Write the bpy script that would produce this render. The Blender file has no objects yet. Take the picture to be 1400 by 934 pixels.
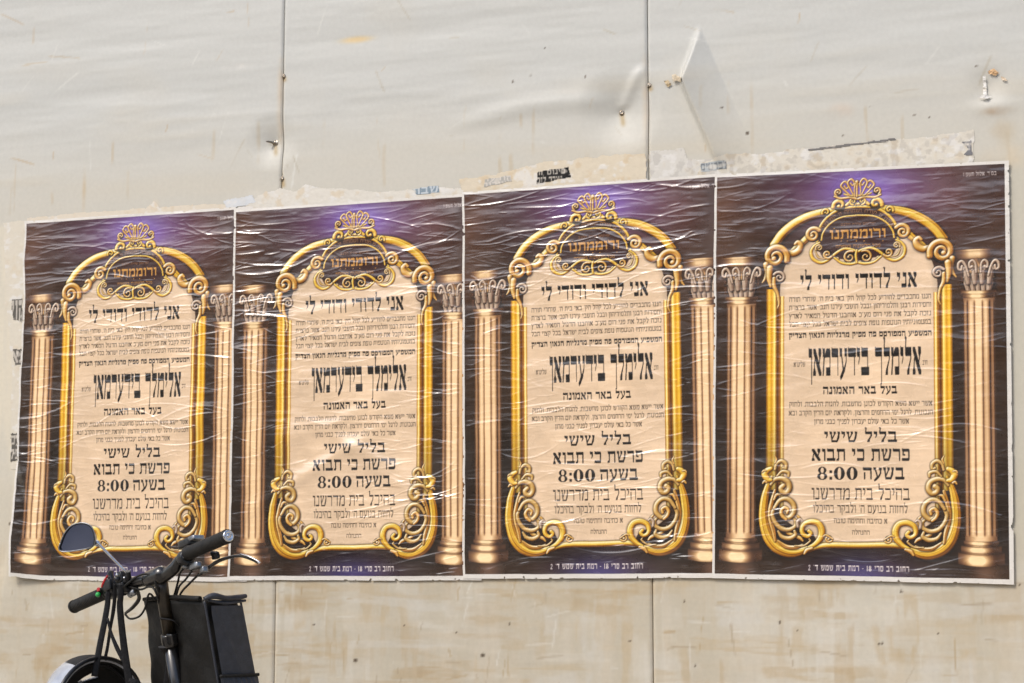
import bpy, math, random
import numpy as np
from mathutils import Vector, Matrix

# ------------------------------------------------------------------ camera, sky, sun, exposure
sc = bpy.context.scene
F_PX = 2600.                                   # focal length in pixels of the 1400-pixel-wide photograph
YAW, PITCH = math.atan(1.28e-4*F_PX), math.atan(323/F_PX)
FW = Vector((-math.sin(YAW)*math.cos(PITCH), math.cos(YAW)*math.cos(PITCH), math.sin(PITCH)))
RT = Vector((math.cos(YAW), math.sin(YAW), 0)); UP = RT.cross(FW)
CAM = Vector((0, -4.85*math.cos(YAW), 1.1))
cd = bpy.data.cameras.new('camera'); cam = bpy.data.objects.new('camera', cd); sc.collection.objects.link(cam)
cd.sensor_width = 36; cd.lens = 36*F_PX/1400; cd.clip_end = 500
cam.matrix_world = Matrix(((RT.x, UP.x, -FW.x, CAM.x), (RT.y, UP.y, -FW.y, CAM.y), (RT.z, UP.z, -FW.z, CAM.z), (0, 0, 0, 1)))
cd.dof.use_dof = True; cd.dof.focus_distance = 4.9; cd.dof.aperture_fstop = 9
sc.camera = cam

world = bpy.data.worlds.new('World'); sc.world = world; world.use_nodes = True
wn = world.node_tree; bg = wn.nodes['Background']; sky = wn.nodes.new('ShaderNodeTexSky')
SUN_EL, SUN_AZ = math.radians(46), math.radians(210)
sky.sky_type = 'NISHITA'; sky.sun_disc = False; sky.sun_elevation = SUN_EL; sky.sun_rotation = SUN_AZ; sky.dust_density = 2.5; sky.air_density = 1.0
wn.links.new(sky.outputs[0], bg.inputs[0]); bg.inputs[1].default_value = .10
sd = bpy.data.lights.new('sun', 'SUN'); sun = bpy.data.objects.new('sun', sd); sc.collection.objects.link(sun)
sd.energy = 1.1; sd.angle = math.radians(16); sd.color = (1, .96, .90)
sv = Vector((math.sin(SUN_AZ)*math.cos(SUN_EL), math.cos(SUN_AZ)*math.cos(SUN_EL), math.sin(SUN_EL)))   # a veiled sun high over the street, soft as through thin cloud
sun.rotation_euler = sv.to_track_quat('Z', 'Y').to_euler(); sun.location = (0, -6, 8)
sc.view_settings.view_transform = 'Standard'; sc.view_settings.look = 'None'; sc.view_settings.gamma = 1; sc.view_settings.exposure = .99
sc.view_settings.use_curve_mapping = False
sc.cycles.use_denoising = True; sc.cycles.max_bounces = 8; sc.cycles.diffuse_bounces = 4

def W(px, py):                                 # point of the hoarding's plane (x, z) seen at a pixel of the photograph
    d = FW+RT*((px-700)/F_PX)+UP*((467-py)/F_PX); t = -CAM.y/d.y; p = CAM+d*t
    return p.x, p.z
def P(px, py, dep):                            # point at an axial distance
    return CAM+(FW+RT*((px-700)/F_PX)+UP*((467-py)/F_PX))*dep

# ------------------------------------------------------------------ helpers
def tag(o, label=None, cat=None, group=None, kind=None):
    if label: o['label'] = label
    if cat: o['category'] = cat
    if group: o['group'] = group
    if kind: o['kind'] = kind
    return o
def empty(name, loc):
    o = bpy.data.objects.new(name, None); o.location = loc; o.empty_display_size = .1; sc.collection.objects.link(o); return o
def lin(c): c = np.asarray(c, float); return np.where(c <= .04045, c/12.92, ((c+.055)/1.055)**2.4)
def link(name, me, mat, parent=None, loc=None):
    o = bpy.data.objects.new(name, me); sc.collection.objects.link(o)
    if mat: me.materials.append(mat)
    if parent:
        o.parent = parent; o.location = -parent.location      # geometry is written in world coordinates
    return o
def quads_mesh(name, V, faces_q, col=None, smooth_=True):
    me = bpy.data.meshes.new(name); n = len(V); m = len(faces_q)
    me.vertices.add(n); me.vertices.foreach_set('co', np.asarray(V, np.float32).ravel())
    me.loops.add(4*m); me.loops.foreach_set('vertex_index', np.asarray(faces_q, np.int32).ravel())
    me.polygons.add(m); me.polygons.foreach_set('loop_start', np.arange(0, 4*m, 4, dtype=np.int32))
    me.polygons.foreach_set('use_smooth', np.full(m, smooth_))
    if col is not None:
        a = me.color_attributes.new('ink', 'FLOAT_COLOR', 'POINT'); c = np.ones((n, 4), np.float32); c[:, :3] = col; a.data.foreach_set('color', c.ravel())
    me.update(calc_edges=True); me.validate(); return me
def grid_faces(nx, ny, base=0):                # rows of nx vertices
    i = np.arange(ny-1)[:, None]*nx+np.arange(nx-1)[None]+base
    return np.stack([i, i+1, i+nx+1, i+nx], -1).reshape(-1, 4)

class MB:
    """collects solids and builds ONE mesh object"""
    def __init__(s): s.v = []; s.f = []; s.sm = []
    def add(s, v, f, smooth=True):
        b = len(s.v); s.v += [tuple(q) for q in v]; s.f += [[i+b for i in q] for q in f]; s.sm += [smooth]*len(f); return s
    def sweep(s, pts, r, n=14, flat=1., side=None, curve=True):
        """tube along points with radius per point; flat < 1 squeezes it across `side`"""
        pts = [Vector(p) for p in pts]; r = list(np.interp(np.linspace(0, 1, len(pts)), np.linspace(0, 1, len(r)), r)) if hasattr(r, '__len__') else [r]*len(pts)
        if curve and len(pts) > 2:
            q = [pts[0]*2-pts[1]]+pts+[pts[-1]*2-pts[-2]]; np_, nr = [], []
            for i in range(len(pts)-1):
                for k in range(6):
                    t = k/6; a, b, c, d = q[i:i+4]
                    np_.append(.5*((2*b)+(c-a)*t+(2*a-5*b+4*c-d)*t*t+(3*b-a-3*c+d)*t**3)); nr.append(r[i]+(r[i+1]-r[i])*t)
            pts = np_+[pts[-1]]; r = nr+[r[-1]]
        T = [(pts[min(i+1, len(pts)-1)]-pts[max(i-1, 0)]).normalized() for i in range(len(pts))]
        nrm = Vector(side).normalized() if side is not None else (Vector((0, 0, 1)) if abs(T[0].z) < .9 else Vector((1, 0, 0)))
        v = []; f = []
        for i, (p, t) in enumerate(zip(pts, T)):
            nrm = (nrm-t*nrm.dot(t)).normalized(); bn = t.cross(nrm)
            for k in range(n):
                a = 2*math.pi*k/n; v.append(p+(nrm*math.cos(a)*flat+bn*math.sin(a))*r[i])
        for i in range(len(pts)-1):
            for k in range(n): f.append([i*n+k, i*n+(k+1) % n, (i+1)*n+(k+1) % n, (i+1)*n+k])
        f.append(list(range(n))[::-1]); f.append([(len(pts)-1)*n+k for k in range(n)])
        s.add(v, f[:-2]); b = len(s.v)-len(v)
        s.f += [[i+b for i in q] for q in f[-2:]]; s.sm += [False, False]; return s
    def lathe(s, o, ax, prof, n=24):
        """prof: (distance along axis, radius)"""
        o = Vector(o); ax = Vector(ax).normalized(); u = ax.orthogonal().normalized(); w = ax.cross(u); v = []; f = []
        for h, r in prof:
            for k in range(n):
                a = 2*math.pi*k/n; v.append(o+ax*h+(u*math.cos(a)+w*math.sin(a))*max(r, 1e-4))
        for i in range(len(prof)-1):
            for k in range(n): f.append([i*n+k, i*n+(k+1) % n, (i+1)*n+(k+1) % n, (i+1)*n+k])
        return s.add(v, f)
    def block(s, c, ax, ay, az, bev=.15, taper=1.):
        """rounded block: centre and three half-axis vectors"""
        c = Vector(c); A = [Vector(ax), Vector(ay), Vector(az)]; k = 1-bev; v = []; f = []; idx = {}
        # a superellipsoid-like box from a 3 x subdivided cube
        N = 6
        def pt(a, b, d):
            p = []
            for q in (a, b, d): p.append(q)
            m = Vector(p); e = Vector([max(-k, min(k, q)) for q in p]); d_ = m-e
            if d_.length > 0: m = e+d_.normalized()*min(bev, bev if d_.length > 1e-6 else 0)
            return m
        for face in range(6):
            axis = face//2; sg = 1 if face % 2 else -1; base = len(v)
            g = [-1, -1+bev*.5, -k, -k*.33, k*.33, k, 1-bev*.5, 1]
            for i in g:
                for j in g:
                    q = [0, 0, 0]; q[axis] = sg; q[(axis+1) % 3] = i; q[(axis+2) % 3] = j; m = pt(*q)
                    tp = 1+(taper-1)*(m.z+1)/2; v.append(c+A[0]*m.x*tp+A[1]*m.y*tp+A[2]*m.z)
            n = len(g)
            for i in range(n-1):
                for j in range(n-1):
                    a = base+i*n+j; qd = [a, a+n, a+n+1, a+1]; f.append(qd if sg > 0 else qd[::-1])
        return s.add(v, f)
    def build(s, name, mat, parent=None, weld=True):
        me = bpy.data.meshes.new(name); me.from_pydata(s.v, [], s.f); me.polygons.foreach_set('use_smooth', s.sm); me.update()
        if weld:
            import bmesh
            b = bmesh.new(); b.from_mesh(me); bmesh.ops.remove_doubles(b, verts=b.verts, dist=1e-5); bmesh.ops.recalc_face_normals(b, faces=b.faces); b.to_mesh(me); b.free()
        return link(name, me, mat, parent)

# ------------------------------------------------------------------ materials
def mat(name, col, rough=.5, metal=0., spec=.5, bump=None, var=None, coat=0., sheen=0.):
    m = bpy.data.materials.new(name); m.use_nodes = True; N = m.node_tree; b = N.nodes['Principled BSDF']
    b.inputs['Base Color'].default_value = (*col, 1); b.inputs['Roughness'].default_value = rough; b.inputs['Metallic'].default_value = metal
    b.inputs['Specular IOR Level'].default_value = spec; b.inputs['Coat Weight'].default_value = coat; b.inputs['Coat Roughness'].default_value = .14; b.inputs['Sheen Weight'].default_value = sheen
    tc = N.nodes.new('ShaderNodeTexCoord')
    if var:                                    # (scale, other colour)
        nz = N.nodes.new('ShaderNodeTexNoise'); nz.inputs['Scale'].default_value = var[0]; nz.inputs['Detail'].default_value = 6
        mx = N.nodes.new('ShaderNodeMix'); mx.data_type = 'RGBA'; mx.inputs[6].default_value = (*col, 1); mx.inputs[7].default_value = (*var[1], 1)
        rp = N.nodes.new('ShaderNodeMapRange'); rp.inputs[1].default_value = .35; rp.inputs[2].default_value = .68
        N.links.new(tc.outputs['Object'], nz.inputs['Vector']); N.links.new(nz.outputs[0], rp.inputs[0]); N.links.new(rp.outputs[0], mx.inputs[0]); N.links.new(mx.outputs[2], b.inputs['Base Color'])
    if bump:                                   # (scale, strength, distance)
        nz = N.nodes.new('ShaderNodeTexNoise'); nz.inputs['Scale'].default_value = bump[0]; nz.inputs['Detail'].default_value = 4
        bp = N.nodes.new('ShaderNodeBump'); bp.inputs['Strength'].default_value = bump[1]; bp.inputs['Distance'].default_value = bump[2]
        N.links.new(tc.outputs['Object'], nz.inputs['Vector']); N.links.new(nz.outputs[0], bp.inputs['Height']); N.links.new(bp.outputs[0], b.inputs['Normal'])
    return m
def ink_mat(name, rough, spec=.5, bump=None, rvar=None, gain=1., stretch=(1, 1, 1), coat=0.):
    """paper or sheet whose colour is stored on its own vertices, with fine procedural variation"""
    m = mat(name, (.5, .5, .5), rough, 0, spec, coat=coat); N = m.node_tree; b = N.nodes['Principled BSDF']; tc = N.nodes['Texture Coordinate']
    a = N.nodes.new('ShaderNodeVertexColor'); a.layer_name = 'ink'
    nz = N.nodes.new('ShaderNodeTexNoise'); nz.inputs['Scale'].default_value = 90; nz.inputs['Detail'].default_value = 5
    mp = N.nodes.new('ShaderNodeMapping'); mp.inputs['Scale'].default_value = stretch; N.links.new(tc.outputs['Object'], mp.inputs[0]); N.links.new(mp.outputs[0], nz.inputs['Vector'])
    rp = N.nodes.new('ShaderNodeMapRange'); rp.inputs[3].default_value = .93*gain; rp.inputs[4].default_value = 1.07*gain; N.links.new(nz.outputs[0], rp.inputs[0])
    vm = N.nodes.new('ShaderNodeVectorMath'); vm.operation = 'SCALE'; N.links.new(a.outputs[0], vm.inputs[0]); N.links.new(rp.outputs[0], vm.inputs['Scale']); N.links.new(vm.outputs[0], b.inputs['Base Color'])
    if rvar:
        n2 = N.nodes.new('ShaderNodeTexNoise'); n2.inputs['Scale'].default_value = 9; n2.inputs['Detail'].default_value = 5
        r2 = N.nodes.new('ShaderNodeMapRange'); r2.inputs[1].default_value = .3; r2.inputs[2].default_value = .7; r2.inputs[3].default_value = rvar[0]; r2.inputs[4].default_value = rvar[1]
        N.links.new(tc.outputs['Object'], n2.inputs['Vector']); N.links.new(n2.outputs[0], r2.inputs[0]); N.links.new(r2.outputs[0], b.inputs['Roughness'])
    if bump:
        n3 = N.nodes.new('ShaderNodeTexNoise'); n3.inputs['Scale'].default_value = bump[0]; n3.inputs['Detail'].default_value = 5
        bp = N.nodes.new('ShaderNodeBump'); bp.inputs['Strength'].default_value = bump[1]; bp.inputs['Distance'].default_value = bump[2]
        N.links.new(mp.outputs[0], n3.inputs['Vector']); N.links.new(n3.outputs[0], bp.inputs['Height']); N.links.new(bp.outputs[0], b.inputs['Normal'])
    return m
M = dict(
 print_=ink_mat('glossy printed paper', .3, .9, bump=(160, .25, .0006), rvar=(.18, .34), coat=.8),
 sheet=ink_mat('painted sheet metal', .42, .4, bump=(220, .12, .0006), rvar=(.34, .6)),
 scrap=ink_mat('torn paper', .8, .25, bump=(140, .3, .0008)),
 concrete=mat('paving', (.40, .34, .265), .85, var=(1.3, (.33, .285, .225)), bump=(60, .3, .004)),
 board=mat('dark backing', (.03, .028, .025), .9, var=(5, (.05, .045, .04))),
 steel=mat('dulled steel', (.42, .38, .32), .35, 1., var=(120, (.2, .15, .1))),
 stone=mat('limestone facade', (.62, .46, .28), .85, var=(.6, (.5, .36, .21)), bump=(12, .3, .01)),
 glass=mat('dark window glass', (.02, .025, .03), .08),
 shutter=mat('grey window frame', (.3, .3, .3), .5, var=(6, (.25, .25, .25))),
 rubber=mat('black rubber', (.010, .0095, .009), .6, spec=.3, var=(60, (.018, .017, .015)), bump=(180, .4, .001)),
 black=mat('black painted metal', (.006, .006, .0065), .28, var=(40, (.014, .013, .012)), coat=.5),
 worn=mat('worn dark bronze paint', (.016, .0125, .008), .36, var=(30, (.05, .036, .02))),
 plastic=mat('black plastic', (.009, .0095, .011), .32, var=(70, (.018, .019, .022))),
 chrome=mat('polished metal', (.72, .73, .75), .18, 1., var=(50, (.55, .56, .58))),
 alu=mat('dull aluminium', (.35, .36, .38), .38, 1., var=(60, (.24, .25, .27))),
 red=mat('red plastic', (.55, .02, .03), .35, var=(40, (.42, .015, .02))),
 green=mat('green plastic', (.03, .42, .09), .35, var=(40, (.02, .3, .07))),
 mirror=mat('mirror glass with blue reflection', (.17, .20, .31), .22, 1., var=(14, (.13, .16, .26))),  # the dark blue reflection is put into the glass colour
 cloth=mat('black woven nylon', (.007, .0066, .006), .62, spec=.3, var=(26, (.012, .0115, .0105)), bump=(34, .55, .006)),
 nylon_skylit=mat('nylon with skylight tint', (.024, .028, .038), .5, var=(60, (.036, .041, .055)), bump=(300, .7, .0014)),  # the bag's nylon, with skylight on its right face put into the colour
 strap=mat('black webbing', (.007, .007, .008), .65, spec=.3, var=(200, (.018, .018, .02)), bump=(500, .5, .0006)),
 shell=mat('silvery helmet shell', (.30, .32, .36), .2, var=(16, (.52, .55, .6)), coat=.6),
 pad=mat('black foam padding', (.012, .012, .012), .9, var=(60, (.02, .02, .02))),
)
# ------------------------------------------------------------------ printed artwork of the posters (painted on the paper's own vertices)
rng = np.random.default_rng(7)
CW, CH = 1040, 1476                       # working raster of the print, 2 x 2 samples per paper vertex

def homography(src, dst):
    A = []
    for (x, y), (u, v) in zip(src, dst):
        A.append([x, y, 1, 0, 0, 0, -u*x, -u*y]); A.append([0, 0, 0, x, y, 1, -v*x, -v*y])
    b = np.array(dst, float).reshape(-1)
    h = np.linalg.solve(np.array(A, float), b)
    return np.append(h, 1).reshape(3, 3)

HM = homography([(977, 243), (1368, 227), (1372, 792), (977, 784)], [(0, 0), (CW, 0), (CW, CH), (0, CH)])
PX = 2.655                                # raster samples per measured unit

def H(p):
    p = np.atleast_2d(np.array(p, float))
    q = np.c_[p[:, :2], np.ones(len(p))] @ HM.T
    return q[:, :2] / q[:, 2:]
def top(p):                               # measured in an enlargement of the arch
    p = np.array(p, float); p = p.copy(); p[:, 0] = 1030 + p[:, 0]/4.667; p[:, 1] = 235 + p[:, 1]/4.667; return H(p)
def low(p):                               # measured in an enlargement of the foot
    p = np.array(p, float); p = p.copy(); p[:, 0] = 1020 + p[:, 0]/4.667; p[:, 1] = 620 + p[:, 1]/4.667; return H(p)
def mir(p):
    p = np.array(p, float).copy(); p[:, 0] = CW - p[:, 0]; return p

YY, XX = np.mgrid[0:CH, 0:CW].astype(np.float32)
def smooth(a, b, x):
    t = np.clip((x-a)/(b-a), 0, 1); return t*t*(3-2*t)
def vnoise(w, h, cx, cy, seed):           # value noise with cx x cy cells
    r = np.random.default_rng(seed).random((cy+3, cx+3))
    gx = np.linspace(0, cx, w, endpoint=False); gy = np.linspace(0, cy, h, endpoint=False)
    ix = gx.astype(int); iy = gy.astype(int); fx = gx-ix; fy = gy-iy
    fx = fx*fx*(3-2*fx); fy = (fy*fy*(3-2*fy))[:, None]
    a = r[np.ix_(iy, ix)]*(1-fx)+r[np.ix_(iy, ix+1)]*fx
    b = r[np.ix_(iy+1, ix)]*(1-fx)+r[np.ix_(iy+1, ix+1)]*fx
    return (a*(1-fy)+b*fy).astype(np.float32)
def fbm(w, h, cx, cy, seed, octs=4):
    s = 0; a = .5
    for k in range(octs): s = s+a*vnoise(w, h, cx*2**k, cy*2**k, seed+k); a *= .5
    return s/(1-.5**octs)
def spline(p, r, step=1.5):
    p = np.array(p, float); r = np.broadcast_to(np.array(r, float), (len(p),)) if np.ndim(r) == 0 or len(np.atleast_1d(r)) == len(p) else np.interp(np.linspace(0, 1, len(p)), np.linspace(0, 1, len(r)), r)
    q = np.vstack([2*p[0]-p[1], p, 2*p[-1]-p[-2]]); out = []; ro = []
    for i in range(len(p)-1):
        n = max(2, int(np.hypot(*(p[i+1]-p[i]))/step)); t = np.linspace(0, 1, n, endpoint=False)[:, None]
        a, b, c, d = q[i], q[i+1], q[i+2], q[i+3]
        out.append(.5*((2*b)+(-a+c)*t+(2*a-5*b+4*c-d)*t**2+(-a+3*b-3*c+d)*t**3)); ro.append(r[i]+(r[i+1]-r[i])*t[:, 0])
    return np.vstack(out+[p[-1:]]), np.concatenate(ro+[r[-1:]])

RAMP = {
 'gold':   [(0, (30, 14, 4)), (.22, (84, 44, 8)), (.45, (158, 98, 16)), (.66, (214, 156, 34)), (.86, (243, 212, 98)), (1, (255, 244, 196))],
 'amber':  [(0, (28, 14, 6)), (.25, (84, 44, 12)), (.5, (152, 94, 28)), (.72, (208, 150, 62)), (.88, (240, 206, 132)), (1, (255, 242, 214))],
 'silver': [(0, (24, 13, 5)), (.3, (78, 47, 18)), (.55, (146, 102, 44)), (.78, (206, 162, 86)), (1, (252, 236, 196))],
 'bronze': [(0, (30, 20, 18)), (.3, (88, 62, 50)), (.55, (142, 112, 90)), (.78, (196, 168, 140)), (1, (244, 228, 208))],
}
def ramp(name, t):
    k = np.array([a for a, _ in RAMP[name]]); c = np.array([c for _, c in RAMP[name]])/255.
    return np.stack([np.interp(t, k, c[:, i]) for i in range(3)], -1)

class Art: pass
art = np.zeros((CH, CW, 3), np.float32)

def stroke(pts, rad, kind='gold', shadow=.55, grooves=(), light=(-.45, -.62, .64)):
    """a moulded band printed along a path: rounded cross-section, dark outline, soft printed shade beside it"""
    P, R = spline(pts, rad); rm = R.max()
    pad = int(rm*2+6); x0 = max(0, int(P[:, 0].min()-pad)); x1 = min(CW, int(P[:, 0].max()+pad)); y0 = max(0, int(P[:, 1].min()-pad)); y1 = min(CH, int(P[:, 1].max()+pad))
    if x1 <= x0 or y1 <= y0: return
    D = np.full((y1-y0, x1-x0), 9., np.float32); NX = np.zeros_like(D); NY = np.zeros_like(D); SO = np.zeros_like(D)
    T = np.gradient(P, axis=0); T /= np.linalg.norm(T, axis=1)[:, None]+1e-9
    for (px, py), r, (tx, ty) in zip(P, R, T):
        w = int(r*1.9+4); a = max(x0, int(px-w)); b = min(x1, int(px+w+1)); c = max(y0, int(py-w)); d = min(y1, int(py+w+1))
        if b <= a or d <= c: continue
        gx = (XX[c:d, a:b]-px)/r; gy = (YY[c:d, a:b]-py)/r; dd = np.sqrt(gx*gx+gy*gy)
        s = np.s_[c-y0:d-y0, a-x0:b-x0]; m = dd < D[s]
        D[s] = np.where(m, dd, D[s]); NX[s] = np.where(m, gx, NX[s]); NY[s] = np.where(m, gy, NY[s]); SO[s] = np.where(m, gx*-ty+gy*tx, SO[s])
    reg = art[y0:y1, x0:x1]
    if shadow:
        sh = shadow*(1-smooth(.85, 1.7, D)); reg *= (1-sh*.8)[..., None]
    nz = np.sqrt(np.clip(1-D*D, 0, 1)); L = np.array(light)/np.linalg.norm(light)
    sv = .5+.5*(NX*L[0]+NY*L[1]+nz*L[2]); sv = np.clip(sv, 0, 1)**1.55
    for g, gw, amt in grooves: sv = sv-amt*np.exp(-((SO-g)/gw)**2)
    sv = sv*(1-.35*smooth(.78, 1., D))
    col = ramp(kind, np.clip(sv*1.07, 0, 1)); al = (1-smooth(1-1.2/max(rm, 2), 1+.8/max(rm, 2), D))[..., None]
    reg[...] = reg*(1-al)+col*al

def both(pts, rad, kind='gold', **k): stroke(pts, rad, kind, **k); stroke(mir(pts), rad, kind, **k)
def spiral(c, r0, r1, a0, turns, n=26):
    t = np.linspace(0, 1, n); a = np.radians(a0)+t*turns*2*np.pi; r = r0+(r1-r0)*t**.8
    return np.c_[c[0]+r*np.cos(a), c[1]+r*np.sin(a)]
def volute(c, R, a0, turns, w0, w1, kind, dark=True, **k):  # band that rolls in to a ball; given for the left half, mirrored
    p = spiral(c, R, R*.2, a0, turns*1.05)
    if dark:
        for q in (c[0], CW-c[0]):
            m = 1-smooth(R*.92, R*1.02, np.sqrt((XX-q)**2+(YY-c[1])**2)); art[...] = art*(1-.82*m[..., None])+np.array([.10, .06, .03])*.82*m[..., None]
    both(p, [w0*.8, w0*.8, w0*.62, w0*.45, w1*.5], kind, **k)
    both(np.array([p[-1]-[.5, 0], p[-1]+[.5, 0]]), w1*.95, kind, shadow=.3)
def polymask(pts, soft=1.5):
    x = pts[:, 0]; y = pts[:, 1]; ins = np.zeros((CH, CW), bool); j = len(x)-1
    for i in range(len(x)):
        if y[i] != y[j]:
            c = ((y[i] > YY) != (y[j] > YY)) & (XX < (x[j]-x[i])*(YY-y[i])/(y[j]-y[i])+x[i]); ins ^= c
        j = i
    return ins.astype(np.float32)
def fill(mask, col): art[...] = art*(1-mask[..., None])+np.asarray(col, np.float32)*mask[..., None]
def box(a, n):
    for ax in (0, 1):
        c = np.cumsum(np.pad(a, [(n+1, n) if k == ax else (0, 0) for k in (0, 1)], mode='edge'), axis=ax)
        a = (np.take(c, range(2*n+1, c.shape[ax]), ax)-np.take(c, range(0, c.shape[ax]-2*n-1), ax))/(2*n+1)
    return a

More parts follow.
